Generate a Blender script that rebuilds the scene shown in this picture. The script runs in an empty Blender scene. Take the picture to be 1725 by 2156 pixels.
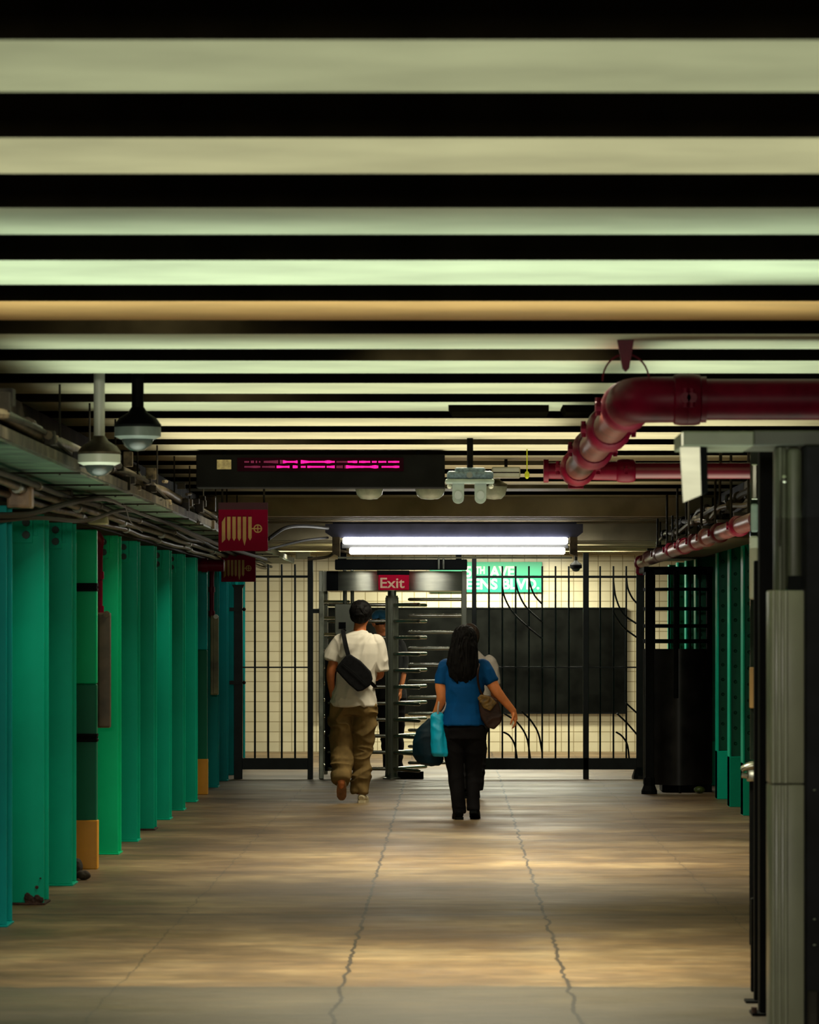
import bpy, bmesh, math, random
from mathutils import Vector, Matrix, noise
random.seed(7)
PI = math.pi
sc = bpy.context.scene
COL = sc.collection
F, H, CX, CY = 7660.0, 1.55, 950.0, 1325.0      # focal length in pixels, eye height, vanishing point

# ------------------------------------------------------------------ camera, world, exposure
cam = bpy.data.objects.new('camera', bpy.data.cameras.new('camera')); COL.objects.link(cam)
cam.location = (0, 0, H); cam.rotation_euler = (PI/2, 0, 0)
cd = cam.data; cd.sensor_width = 36; cd.sensor_fit = 'AUTO'; cd.lens = F/2156*36
cd.shift_x = -(CX-862.5)/2156; cd.shift_y = (CY-1078)/2156
cd.clip_end = 200; cd.clip_start = .1
cd.dof.use_dof = True; cd.dof.focus_distance = 34; cd.dof.aperture_fstop = cd.lens/16.0
sc.camera = cam
w = bpy.data.worlds.new('world'); sc.world = w; w.use_nodes = True
w.node_tree.nodes['Background'].inputs[0].default_value = (.8, 1, .8, 1)
w.node_tree.nodes['Background'].inputs[1].default_value = .012
sc.view_settings.view_transform = 'Standard'; sc.view_settings.look = 'None'
sc.view_settings.exposure = 0; sc.view_settings.gamma = 1
sc.view_settings.use_curve_mapping = False

def area(name, loc, sx, sy, power, color, up=False, rot=None):
    l = bpy.data.lights.new(name, 'AREA'); l.shape = 'RECTANGLE'; l.size = sx; l.size_y = sy
    l.energy = power; l.color = color
    o = bpy.data.objects.new(name, l); COL.objects.link(o); o.location = loc
    o.rotation_euler = rot or ((PI, 0, 0) if up else (0, 0, 0))
    return o
MINT = (.86, 1, .80); CREAM = (1, .93, .70); WARM = (1, .80, .50)
# unseen lamps in the ceiling bays for the floor pools, plus added fills
for (y, x, p, c, sx, sp) in ((-1.3, 0, 120, CREAM, 2.6, 180), (16.5, .15, 115, CREAM, 1.0, 105), (24.1, .35, 115, CREAM, 1.0, 105), (27.15, .4, 50, CREAM, 1.2, 120), (31.7, .2, 60, CREAM, 1.8, 150),
                     (14.95, -1.25, 24, CREAM, .5, 170), (19.5, -1.25, 24, CREAM, .5, 170), (24.1, -1.25, 24, CREAM, .5, 170), (28.7, -1.25, 24, CREAM, .5, 170), (30.2, 1.8, 12, CREAM, .5, 170)):  # side row added to brighten the columns
    area('bay_lamp_and_fill', (x, y, 3.05), sx, .3, p, c).data.spread = math.radians(sp)
# added unseen fill lights between the low ceiling ribs, brightening the back wall
for (y, x, p, sx) in ((38.57, .2, 90, 2.6), (41.77, .5, 130, 3.0), (45.0, .45, 170, 2.0), (45.0, -2.2, 10, 1.2), (41.77, -2.0, 45, 1.0)):
    area('low_ceiling_fill', (x, y, 2.485), sx, .22, p, (1, .97, .76))
# added fill lights without fixtures, facing up to brighten the beam undersides
for (y, ln, p, c) in ((8.8, 3.4, 40, CREAM), (12.6, 3.0, 55, MINT), (18.2, 5.0, 82, MINT), (23.6, 4.5, 88, CREAM), (29.0, 4.0, 26, WARM)):
    area('beam_wash_fill', (0, y, 1.95), 4.2, ln, p, c, up=True).data.spread = math.radians(90)
# added fill light behind the camera, brightens the column faces
area('rear_fill', (-.5, -1.5, 2.45), 2.6, .5, 400, (1, .95, .78), rot=(math.radians(88), 0, 0))

# ------------------------------------------------------------------ helpers
def PX(px, y): return (px-CX)*y/F
def PZ(py, y): return H+(CY-py)*y/F
def PT(px, py, y): return Vector((PX(px, y), y, PZ(py, y)))

WL = {}
def O(name, bm, mat, parent=None, smooth=False, base=None):
    me = bpy.data.meshes.new(name)
    if parent is not None: org = WL[parent]
    elif base is not None: org = Vector(base)
    else:
        xs = [v.co for v in bm.verts]
        org = Vector(((min(v.x for v in xs)+max(v.x for v in xs))/2, (min(v.y for v in xs)+max(v.y for v in xs))/2, min(v.z for v in xs)))
    bmesh.ops.translate(bm, vec=-org, verts=bm.verts)
    bmesh.ops.recalc_face_normals(bm, faces=bm.faces)
    bm.to_mesh(me); bm.free()
    o = bpy.data.objects.new(name, me); COL.objects.link(o)
    for m in (mat if isinstance(mat, (list, tuple)) else [mat]): me.materials.append(m)
    if parent is not None: o.parent = parent
    else: o.location = org
    WL[o] = org
    if smooth:
        for p in me.polygons: p.use_smooth = True
        try: me.set_sharp_from_angle(angle=math.radians(40))
        except Exception: pass
    return o
def E(name, loc, label, cat, group=None):
    o = bpy.data.objects.new(name, None); COL.objects.link(o); o.location = loc; WL[o] = Vector(loc)
    o.empty_display_size = .1
    return T(o, label, cat, group)
def T(o, label, cat, group=None):
    o['label'] = label; o['category'] = cat
    if group: o['group'] = group
    return o
def S(o): o['kind'] = 'structure'; return o
def L(o, label): o['label'] = label; return o
def B(): return bmesh.new()
def box(bm, x0, x1, y0, y1, z0, z1, mi=0):
    vs = [bm.verts.new(p) for p in ((x0,y0,z0),(x1,y0,z0),(x1,y1,z0),(x0,y1,z0),(x0,y0,z1),(x1,y0,z1),(x1,y1,z1),(x0,y1,z1))]
    for f in ((0,3,2,1),(4,5,6,7),(0,1,5,4),(1,2,6,5),(2,3,7,6),(3,0,4,7)):
        fa = bm.faces.new([vs[i] for i in f]); fa.material_index = mi
    return bm
def bbox(bm, x0, x1, y0, y1, z0, z1, r=.004, seg=2):
    b2 = bmesh.new(); box(b2, x0, x1, y0, y1, z0, z1)
    bmesh.ops.bevel(b2, geom=b2.edges[:], offset=r, segments=seg, profile=.5, affect='EDGES')
    merge(bm, b2); return bm
def merge(bm, b2):
    me = bpy.data.meshes.new('t'); b2.to_mesh(me); b2.free(); bm.from_mesh(me); bpy.data.meshes.remove(me)
def catmull(pts, n=6):
    P = [Vector(p) for p in pts]
    if len(P) < 3: return P
    P = [P[0]*2-P[1]]+P+[P[-1]*2-P[-2]]
    out = []
    for i in range(1, len(P)-2):
        a, b, c, d = P[i-1], P[i], P[i+1], P[i+2]
        for k in range(n):
            t = k/n
            out.append(.5*((2*b)+(c-a)*t+(2*a-5*b+4*c-d)*t*t+(-a+3*b-3*c+d)*t**3))
    out.append(P[-2]); return out
def tube(bm, pts, r, n=12, smooth_path=False, cap=True, mi=0):
    """round tube along a path; r a number or a list"""
    P = [Vector(p) for p in pts]
    R = list(r) if isinstance(r, (list, tuple)) else [r]*len(P)
    if smooth_path and len(P) > 2:
        k = 6; R2 = []
        for i in range(len(R)-1):
            for j in range(k): R2.append(R[i]+(R[i+1]-R[i])*j/k)
        R2.append(R[-1]); R = R2; P = catmull(P, k)
    t = (P[1]-P[0]).normalized()
    u = t.orthogonal().normalized(); prev = None
    for i, p in enumerate(P):
        if 0 < i < len(P)-1: tn = ((P[i+1]-P[i]).normalized()+(P[i]-P[i-1]).normalized())
        elif i == 0: tn = P[1]-P[0]
        else: tn = P[-1]-P[-2]
        tn = tn.normalized() if tn.length > 1e-9 else t
        q = t.rotation_difference(tn); u = q @ u; t = tn
        u = (u-t*u.dot(t)).normalized(); v = t.cross(u)
        ring = [bm.verts.new(p+R[i]*(math.cos(2*PI*k/n)*u+math.sin(2*PI*k/n)*v)) for k in range(n)]
        if prev:
            for k in range(n):
                fa = bm.faces.new((prev[k], prev[(k+1) % n], ring[(k+1) % n], ring[k])); fa.material_index = mi
        elif cap: bm.faces.new(ring[::-1]).material_index = mi
        prev = ring
    if cap: bm.faces.new(prev).material_index = mi
    return bm
def lathe(bm, c, prof, n=28):
    """vertical lathe about c; prof = [(r, z)...]"""
    c = Vector(c); prev = None
    for (r, z) in prof:
        r = max(r, .0004)
        ring = [bm.verts.new(c+Vector((r*math.cos(2*PI*k/n), r*math.sin(2*PI*k/n), z))) for k in range(n)]
        if prev:
            for k in range(n): bm.faces.new((prev[k], prev[(k+1) % n], ring[(k+1) % n], ring[k]))
        else: bm.faces.new(ring[::-1])
        prev = ring
    bm.faces.new(prev); return bm
def prism(bm, poly, y0, y1):
    """polygon in x,z pushed along y"""
    a = [bm.verts.new((x, y0, z)) for x, z in poly]; b = [bm.verts.new((x, y1, z)) for x, z in poly]
    n = len(poly); bm.faces.new(a[::-1]); bm.faces.new(b)
    for i in range(n): bm.faces.new((a[i], a[(i+1) % n], b[(i+1) % n], b[i]))
    return bm
def plan_prism(bm, poly, z0, z1):
    a = [bm.verts.new((x, y, z0)) for x, y in poly]; b = [bm.verts.new((x, y, z1)) for x, y in poly]
    n = len(poly); bm.faces.new(a[::-1]); bm.faces.new(b)
    for i in range(n): bm.faces.new((a[i], a[(i+1) % n], b[(i+1) % n], b[i]))
    return bm
def blob(bm, c, r, seg=16, rot=None):
    m = Matrix.Translation(Vector(c)) @ (rot or Matrix.Identity(4)) @ Matrix.Diagonal((r[0], r[1], r[2], 1))
    bmesh.ops.create_uvsphere(bm, u_segments=seg, v_segments=seg//2+2, radius=1, matrix=m); return bm
def rings(bm, rs, n=24, e=2.3):
    """closed loft of horizontal superellipses: (cx, cy, z, rx, ry)"""
    prev = None
    for (cx, cy, z, rx, ry) in rs:
        ring = []
        for k in range(n):
            a = 2*PI*k/n; ca, sa = math.cos(a), math.sin(a)
            ring.append(bm.verts.new((cx+rx*math.copysign(abs(ca)**(2/e), ca), cy+ry*math.copysign(abs(sa)**(2/e), sa), z)))
        if prev:
            for k in range(n): bm.faces.new((prev[k], prev[(k+1) % n], ring[(k+1) % n], ring[k]))
        else: bm.faces.new(ring[::-1])
        prev = ring
    bm.faces.new(prev); return bm
def limb(bm, pts, radii, n=14):
    tube(bm, pts, radii, n, smooth_path=True)
    blob(bm, pts[0], (radii[0],)*3, 12); blob(bm, pts[-1], (radii[-1],)*3, 12); return bm
def fuse(bm, voxel=.006, smooth=3, disp=None):
    """union of overlapping closed pieces into one continuous surface"""
    bmesh.ops.recalc_face_normals(bm, faces=bm.faces)
    me = bpy.data.meshes.new('t'); bm.to_mesh(me); bm.free()
    o = bpy.data.objects.new('t', me); COL.objects.link(o)
    m = o.modifiers.new('r', 'REMESH'); m.mode = 'VOXEL'; m.voxel_size = voxel
    if smooth:
        s = o.modifiers.new('s', 'SMOOTH'); s.iterations = smooth; s.factor = .5
    dg = bpy.context.evaluated_depsgraph_get(); dg.update()
    me2 = bpy.data.meshes.new_from_object(o.evaluated_get(dg))
    b = bmesh.new(); b.from_mesh(me2)
    bpy.data.objects.remove(o); bpy.data.meshes.remove(me); bpy.data.meshes.remove(me2)
    if disp:
        b.normal_update(); nv = [(v, disp(v.co.copy(), v.normal.copy())) for v in b.verts]
        for v, d in nv: v.co += v.normal*d
    return b
def text(name, s, mat, parent, x0, x1, zc, hgt, y, depth=.006, bold=.02, fit=True):
    """raised lettering facing -y"""
    cu = bpy.data.curves.new('t', 'FONT'); cu.body = s; cu.size = 1; cu.extrude = .5; cu.offset = bold; cu.resolution_u = 4
    o = bpy.data.objects.new('t', cu); COL.objects.link(o)
    dg = bpy.context.evaluated_depsgraph_get(); dg.update()
    me = bpy.data.meshes.new_from_object(o.evaluated_get(dg)); bpy.data.objects.remove(o)
    b = bmesh.new(); b.from_mesh(me); bpy.data.meshes.remove(me)
    xs = [v.co.x for v in b.verts]; ys = [v.co.y for v in b.verts]
    lo = min(ys); cap = .73; sx = (x1-x0)/(max(xs)-min(xs)); sz = hgt/cap
    for v in b.verts:
        v.co = Vector((x0+(v.co.x-min(xs))*sx, y-depth*(v.co.z+.5)-.0005, zc-hgt/2+v.co.y*sz))
    return O(name, b, mat, parent)

# ------------------------------------------------------------------ materials
MATS = {}
def M(name, col, rough=.6, metal=0, var=.15, scale=6, bump=0, bscale=60, stretch=(1,1,1), emit=None, es=0, col2=None, spec=.5):
    if name in MATS: return MATS[name]
    m = bpy.data.materials.new(name); m.use_nodes = True; nt = m.node_tree; N = nt.nodes; K = nt.links
    bs = N['Principled BSDF']; bs.inputs['Roughness'].default_value = rough; bs.inputs['Metallic'].default_value = metal
    bs.inputs['Specular IOR Level'].default_value = spec
    tc = N.new('ShaderNodeTexCoord'); mp = N.new('ShaderNodeMapping'); mp.inputs['Scale'].default_value = stretch
    K.new(tc.outputs['Object'], mp.inputs['Vector'])
    no = N.new('ShaderNodeTexNoise'); no.inputs['Scale'].default_value = scale; no.inputs['Detail'].default_value = 6
    K.new(mp.outputs['Vector'], no.inputs['Vector'])
    rp = N.new('ShaderNodeValToRGB'); K.new(no.outputs['Fac'], rp.inputs['Fac'])
    c2 = col2 or tuple(c*(1-var*1.6) for c in col)
    rp.color_ramp.elements[0].position = .3; rp.color_ramp.elements[1].position = .68
    rp.color_ramp.elements[0].color = (*c2, 1); rp.color_ramp.elements[1].color = (*[min(1, c*(1+var*.6)) for c in col], 1)
    K.new(rp.outputs['Color'], bs.inputs['Base Color'])
    if bump:
        n2 = N.new('ShaderNodeTexNoise'); n2.inputs['Scale'].default_value = bscale; n2.inputs['Detail'].default_value = 4
        K.new(mp.outputs['Vector'], n2.inputs['Vector'])
        b = N.new('ShaderNodeBump'); b.inputs['Strength'].default_value = bump; b.inputs['Distance'].default_value = .01
        K.new(n2.outputs['Fac'], b.inputs['Height']); K.new(b.outputs['Normal'], bs.inputs['Normal'])
    if emit:
        bs.inputs['Emission Color'].default_value = (*emit, 1); bs.inputs['Emission Strength'].default_value = es
    MATS[name] = m; return m

green = M('green_paint', (.0, .47, .30), .42, var=.14, scale=1.6, bump=.06, bscale=14, spec=0.10)
green_b = M('blue_green_paint', (.0, .38, .38), .42, var=.14, scale=1.6, bump=.06, bscale=14, spec=0.10)
green_c = M('bright_green_paint', (.0, .47, .20), .42, var=.14, scale=1.6, bump=.06, bscale=14, spec=0.10)
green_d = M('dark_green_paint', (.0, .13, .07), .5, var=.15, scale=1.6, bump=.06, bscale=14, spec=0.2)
green_r = M('deep_green_paint', (.0, .24, .13), .4, var=.15, scale=2, bump=.08, bscale=14, spec=0.2)
rust = M('rusted_steel', (.05, .02, .012), .8, var=.5, scale=30, bump=.3)
yellow = M('yellow_paint', (.62, .27, .01), .5, var=.12, scale=5, bump=.05)
black = M('black_paint', (.004, .0045, .0045), .6, var=.3, scale=5, bump=.04, spec=0.06)
blackm = M('matte_black_steel', (.005, .0058, .0058), .6, var=.3, scale=5, spec=0.04)
fence_m = M('fence_paint', (.010, .015, .013), .38, var=.3, scale=8, spec=0.15)
steel = M('stainless_steel', (.62, .62, .50), .42, 1, var=.1, scale=4, bump=.02, stretch=(1, 1, 8))
steel_d = M('worn_steel', (.18, .19, .15), .38, .9, var=.3, scale=8)
steel_b = M('bar_steel', (.42, .42, .34), .26, 1, var=.15, scale=8)
postp = M('post_paint', (.27, .27, .185), .33, var=.2, scale=2, bump=.04)
greyp = M('grey_green_paint', (.16, .17, .115), .45, var=.2, scale=3, bump=.05)
red = M('red_pipe_paint', (.13, .0, .014), .42, var=.3, scale=7, bump=.1, bscale=20, spec=0.14)
copper = M('red_brown_fitting', (.15, .025, .02), .38, .15, var=.4, scale=12, bump=.15, bscale=30)
redsign = M('red_sign_enamel', (.24, .0, .026), .5, var=.12, scale=4, spec=0.05)
exitred = M('exit_sign_red', (.50, .0, .03), .5, var=.06, scale=4, spec=0.05)
ochre = M('ochre_sign_paint', (.55, .33, .09), .5, var=.15, scale=8)
exitlet = M('pale_pink_lettering', (.80, .50, .32), .5, var=.05)
conduit = M('conduit_steel', (.11, .085, .05), .45, .4, var=.5, scale=9, bump=.1, spec=0.3)
tray_m = M('green_tinted_tray', (.035, .065, .03), .5, .3, var=.6, scale=4, bump=.2, bscale=12)
grime = M('grimy_steel', (.03, .026, .017), .6, .2, var=.5, scale=6, bump=.3, bscale=20, spec=0.2)
cable = M('black_cable', (.012, .009, .007), .6, var=.3)
white_m = M('white_enamel', (.62, .64, .52), .35, var=.08, scale=5)
mintgl = M('mint_plastic', (.32, .42, .38), .35, var=.15, scale=12)
domegl = M('smoked_dome', (.05, .06, .055), .08, .0, var=.2)
domegrey = M('dome_housing', (.15, .18, .16), .4, var=.2, scale=10)
skin = M('skin', (.56, .17, .05), .55, var=.12, scale=14, bump=.05)
skin_w = M('skin_warm', (.80, .26, .08), .55, var=.12, scale=14, bump=.05)
hair_b = M('black_hair', (.006, .005, .005), .65, var=.4, scale=60, bump=.5, bscale=90, stretch=(1, 1, .12), spec=0.12)
hair_br = M('brown_hair', (.035, .02, .012), .5, var=.4, scale=60, bump=.5, bscale=90, stretch=(1, 1, .15))
tee = M('white_cotton', (.66, .60, .50), .85, var=.05, scale=8, bump=.25, bscale=9)
khaki = M('khaki_cotton', (.18, .115, .042), .85, var=.28, scale=7, bump=.4, bscale=11, spec=0.1)
blue = M('blue_jersey', (.0, .075, .26), .75, var=.15, scale=8, bump=.25, bscale=10, spec=0.15)
pants_b = M('black_trousers', (.008, .007, .008), .8, var=.3, scale=8, bump=.3, bscale=10, spec=0.1)
sling_m = M('black_nylon', (.006, .006, .007), .6, var=.3, scale=20, bump=.1, spec=0.1)
cyan = M('light_blue_bag', (.0, .50, .78), .45, var=.15, scale=9, bump=.3, bscale=14)
teal_d = M('dark_teal_bag', (.0, .018, .032), .55, var=.3, scale=6, bump=.25, bscale=12, spec=0.2)
brownl = M('brown_leather', (.035, .014, .008), .5, var=.3, scale=12, bump=.2, spec=0.2)
olive = M('olive_flap', (.17, .085, .006), .55, var=.45, scale=30, bump=.2)
sole = M('brown_rubber', (.24, .10, .035), .7, var=.25, scale=20)
sneaker = M('cream_canvas', (.62, .52, .33), .6, var=.1, scale=20)
shirt_g = M('grey_shirt', (.30, .26, .22), .85, var=.12, scale=8, bump=.2)
cap_m = M('blue_cap_cloth', (.06, .30, .62), .7, var=.1)
debris = M('dark_debris', (.03, .018, .01), .9, var=.5, scale=20, bump=.4)

def floor_mat():
    m = bpy.data.materials.new('concrete_floor'); m.use_nodes = True; nt = m.node_tree; N = nt.nodes; K = nt.links
    bs = N['Principled BSDF']
    geo = N.new('ShaderNodeNewGeometry'); sp = N.new('ShaderNodeSeparateXYZ'); K.new(geo.outputs['Position'], sp.inputs[0])
    def mth(op, a, b=None, c=None):
        n = N.new('ShaderNodeMath'); n.operation = op
        for i, v in enumerate((a, b, c)):
            if v is None: continue
            if isinstance(v, (int, float)): n.inputs[i].default_value = v
            else: K.new(v, n.inputs[i])
        return n.outputs[0]
    def nz(scale, det=5, st=(1, 1, 1), off=0):
        mp = N.new('ShaderNodeMapping'); mp.inputs['Scale'].default_value = st; mp.inputs['Location'].default_value = (off, off, 0)
        K.new(geo.outputs['Position'], mp.inputs[0])
        n = N.new('ShaderNodeTexNoise'); n.inputs['Scale'].default_value = scale; n.inputs['Detail'].default_value = det
        n.inputs['Roughness'].default_value = .6
        K.new(mp.outputs[0], n.inputs['Vector']); return n.outputs['Fac']
    def ramp(f, stops):
        r = N.new('ShaderNodeValToRGB'); K.new(f, r.inputs[0]); e = r.color_ramp.elements
        while len(e) < len(stops): e.new(.5)
        for i, (p, c) in enumerate(stops): e[i].position = p; e[i].color = (*c, 1)
        return r.outputs[0]
    def mix(f, a, b, bt='MIX'):
        n = N.new('ShaderNodeMix'); n.data_type = 'RGBA'; n.blend_type = bt
        for s, v in ((0, f), (6, a), (7, b)):
            if isinstance(v, (int, float)): n.inputs[s].default_value = v
            elif isinstance(v, tuple): n.inputs[s].default_value = (*v, 1)
            else: K.new(v, n.inputs[s])
        return n.outputs[2]
    base = ramp(nz(.9, 7), [(.30, (.075, .043, .018)), (.5, (.150, .095, .043)), (.70, (.29, .21, .11))])
    fine = ramp(nz(7, 8, (.55, 1, 1), 3), [(.3, (.55, .55, .55)), (.7, (1.25, 1.2, 1.1))])
    c = mix(.8, base, fine, 'MULTIPLY')
    st = ramp(nz(1.5, 4, (.22, 1.2, 1), 9), [(.35, (.62, .60, .58)), (.6, (1.1, 1.1, 1.08))])
    c = mix(.75, c, st, 'MULTIPLY')
    # darker, greyer slabs nearest the camera
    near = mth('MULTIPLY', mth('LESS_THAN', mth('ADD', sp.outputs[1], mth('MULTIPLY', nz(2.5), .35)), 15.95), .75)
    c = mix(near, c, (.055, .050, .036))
    wob = mth('MULTIPLY', mth('SUBTRACT', nz(2.2, 3, (1, 1, 1), 5), .5), .10)
    fac = None
    for x0, wd in ((-1.45, .0045), (-.472, .0085), (.508, .0085), (1.52, .0045)):
        d = mth('ABSOLUTE', mth('SUBTRACT', mth('ADD', sp.outputs[0], wob), x0))
        l = mth('LESS_THAN', d, wd); l = mth('MULTIPLY', l, .85 if wd > .006 else .5)
        fac = l if fac is None else mth('MAXIMUM', fac, l)
    for y0, wd, s in ((15.7, .02, .35), (19.75, .045, .55), (24.9, .03, .3), (30.4, .03, .3), (36.6, .06, .5)):
        d = mth('ABSOLUTE', mth('SUBTRACT', mth('ADD', sp.outputs[1], mth('MULTIPLY', wob, 2)), y0))
        l = mth('MULTIPLY', mth('LESS_THAN', d, wd), s); fac = mth('MAXIMUM', fac, l)
    spots = mth('GREATER_THAN', nz(5.5, 2, (1, 1, 1), 21), .755)
    fac = mth('MAXIMUM', fac, mth('MULTIPLY', spots, .5))
    c = mix(fac, c, (.008, .005, .003))
    K.new(c, bs.inputs['Base Color'])
    rr = N.new('ShaderNodeMapRange'); K.new(nz(1.6, 6, (.5, 1, 1), 13), rr.inputs[0])
    rr.inputs[1].default_value = .3; rr.inputs[2].default_value = .7; rr.inputs[3].default_value = .62; rr.inputs[4].default_value = .36
    K.new(rr.outputs[0], bs.inputs['Roughness'])
    bp = N.new('ShaderNodeBump'); bp.inputs['Strength'].default_value = .25; bp.inputs['Distance'].default_value = .006
    K.new(nz(9, 6), bp.inputs['Height']); K.new(bp.outputs[0], bs.inputs['Normal'])
    return m
def tile_mat():
    m = bpy.data.materials.new('cream_wall_tile'); m.use_nodes = True; nt = m.node_tree; N = nt.nodes; K = nt.links
    bs = N['Principled BSDF']; geo = N.new('ShaderNodeNewGeometry'); sp = N.new('ShaderNodeSeparateXYZ'); K.new(geo.outputs['Position'], sp.inputs[0])
    cb = N.new('ShaderNodeCombineXYZ'); K.new(sp.outputs[0], cb.inputs[0]); K.new(sp.outputs[2], cb.inputs[1])
    br = N.new('ShaderNodeTexBrick'); K.new(cb.outputs[0], br.inputs['Vector']); br.offset = 0; br.offset_frequency = 1
    br.inputs['Scale'].default_value = 1; br.inputs['Brick Width'].default_value = .155; br.inputs['Row Height'].default_value = .127
    br.inputs['Mortar Size'].default_value = .0055; br.inputs['Mortar Smooth'].default_value = .3
    br.inputs['Color1'].default_value = (.66, .60, .41, 1); br.inputs['Color2'].default_value = (.61, .56, .38, 1)
    br.inputs['Mortar'].default_value = (.26, .21, .10, 1)
    no = N.new('ShaderNodeTexNoise'); no.inputs['Scale'].default_value = 2.5; no.inputs['Detail'].default_value = 6
    K.new(geo.outputs['Position'], no.inputs['Vector'])
    rp = N.new('ShaderNodeValToRGB'); K.new(no.outputs[0], rp.inputs[0]); rp.color_ramp.elements[0].position = .3; rp.color_ramp.elements[1].position = .7
    rp.color_ramp.elements[0].color = (.75, .72, .66, 1)
    mx = N.new('ShaderNodeMix'); mx.data_type = 'RGBA'; mx.blend_type = 'MULTIPLY'; mx.inputs[0].default_value = .7
    K.new(br.outputs[0], mx.inputs[6]); K.new(rp.outputs[0], mx.inputs[7]); K.new(mx.outputs[2], bs.inputs['Base Color'])
    bs.inputs['Roughness'].default_value = .3
    return m

# ------------------------------------------------------------------ the setting
YW = 46.0                                  # back wall
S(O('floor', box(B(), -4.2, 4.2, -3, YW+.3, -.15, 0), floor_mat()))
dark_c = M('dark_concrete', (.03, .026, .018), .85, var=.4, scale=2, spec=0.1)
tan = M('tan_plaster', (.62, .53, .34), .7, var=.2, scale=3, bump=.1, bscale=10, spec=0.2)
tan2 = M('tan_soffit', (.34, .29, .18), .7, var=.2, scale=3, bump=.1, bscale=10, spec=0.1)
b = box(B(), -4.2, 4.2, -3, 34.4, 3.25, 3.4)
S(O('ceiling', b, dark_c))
S(O('wall_back', box(B(), -4.2, 4.2, YW, YW+.3, 0, 2.6), tile_mat()))
S(O('wall_left', box(B(), -4.2, -4.0, -3, YW, 0, 3.25), dark_c))
S(O('wall_right', box(B(), 4.0, 4.2, -3, YW, 0, 3.25), dark_c))
S(O('wall_rear', box(B(), -4.0, 4.0, -3, -2.8, 0, 3.25), dark_c))
# stepped lower ceiling towards the back wall
Z1, Z2 = H+1.065, H+.895
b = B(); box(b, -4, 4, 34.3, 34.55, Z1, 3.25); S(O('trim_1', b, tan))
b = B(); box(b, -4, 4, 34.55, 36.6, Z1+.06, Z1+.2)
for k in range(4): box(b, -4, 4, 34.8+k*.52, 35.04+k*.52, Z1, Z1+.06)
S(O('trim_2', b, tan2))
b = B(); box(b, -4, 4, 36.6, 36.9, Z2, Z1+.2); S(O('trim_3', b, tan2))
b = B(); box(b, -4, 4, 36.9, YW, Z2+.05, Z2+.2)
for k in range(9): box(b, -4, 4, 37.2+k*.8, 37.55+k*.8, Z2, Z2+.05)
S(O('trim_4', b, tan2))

# ceiling beams: pale undersides, dark webs
ZB = H+1.24
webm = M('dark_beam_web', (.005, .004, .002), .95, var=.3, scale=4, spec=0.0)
lit_tones = [(.40,.46,.33), (.54,.57,.40), (.50,.54,.39), (.66,.72,.52), (.80,.46,.18), (.62,.66,.48), (.60,.64,.46), (.66,.63,.43), (.64,.64,.44), (.62,.62,.42)]  # tone per beam includes uneven lamp light, one with a warm tinge
ordn = ['first','second','third','fourth','fifth','sixth','seventh','eighth','ninth','tenth','eleventh','twelfth','thirteenth','fourteenth','fifteenth','sixteenth','seventeenth','eighteenth']
BEAMS = []
for k in range(-1, 18):
    y0 = 7.655+1.524*k; wd = [.74, .74, .72, .72, .86, .84][k+1] if k < 5 else .82
    if k > 12: wd = .66
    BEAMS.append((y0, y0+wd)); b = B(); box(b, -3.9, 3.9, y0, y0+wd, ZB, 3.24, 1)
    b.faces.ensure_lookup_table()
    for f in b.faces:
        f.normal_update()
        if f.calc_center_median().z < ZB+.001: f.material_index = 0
    c = lit_tones[k] if 0 <= k < len(lit_tones) else (.62, .60, .41)
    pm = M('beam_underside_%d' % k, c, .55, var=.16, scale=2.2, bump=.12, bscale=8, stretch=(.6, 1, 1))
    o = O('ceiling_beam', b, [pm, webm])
    if k < 0: T(o, 'wide ceiling beam above the camera, just out of the top of the photo', 'beam', 'ceiling beams')
    else:
        tint = {0: 'dull grey-green', 3: 'bright mint', 4: 'orange-tinted'}.get(k, 'pale')
        T(o, '%s ceiling beam crossing the passage, %s pale band counted from the top of the photo' % (tint, ordn[k]), 'beam', 'ceiling beams')

def top(y):
    if y > 36.6: return Z2+.05-.001
    if y > 34.3: return Z1-.001
    return ZB-.001 if any(a <= y <= a2 for a, a2 in BEAMS) else 3.249
# girders on the column heads
grd = M('girder_steel', (.035, .03, .018), .7, .2, var=.5, scale=4, bump=.2, spec=0.1)
o = O('girder', box(B(), -2.75, -2.34, 6, 36.4, 2.22, ZB-.004), grd); T(o, 'long grimy steel girder on the heads of the left row of green columns', 'girder')
o = O('girder', box(B(), 2.46, 2.80, 20, 36.4, 2.27, ZB-.004), grd); T(o, 'long grimy steel girder on the heads of the right row of green columns', 'girder')

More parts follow.
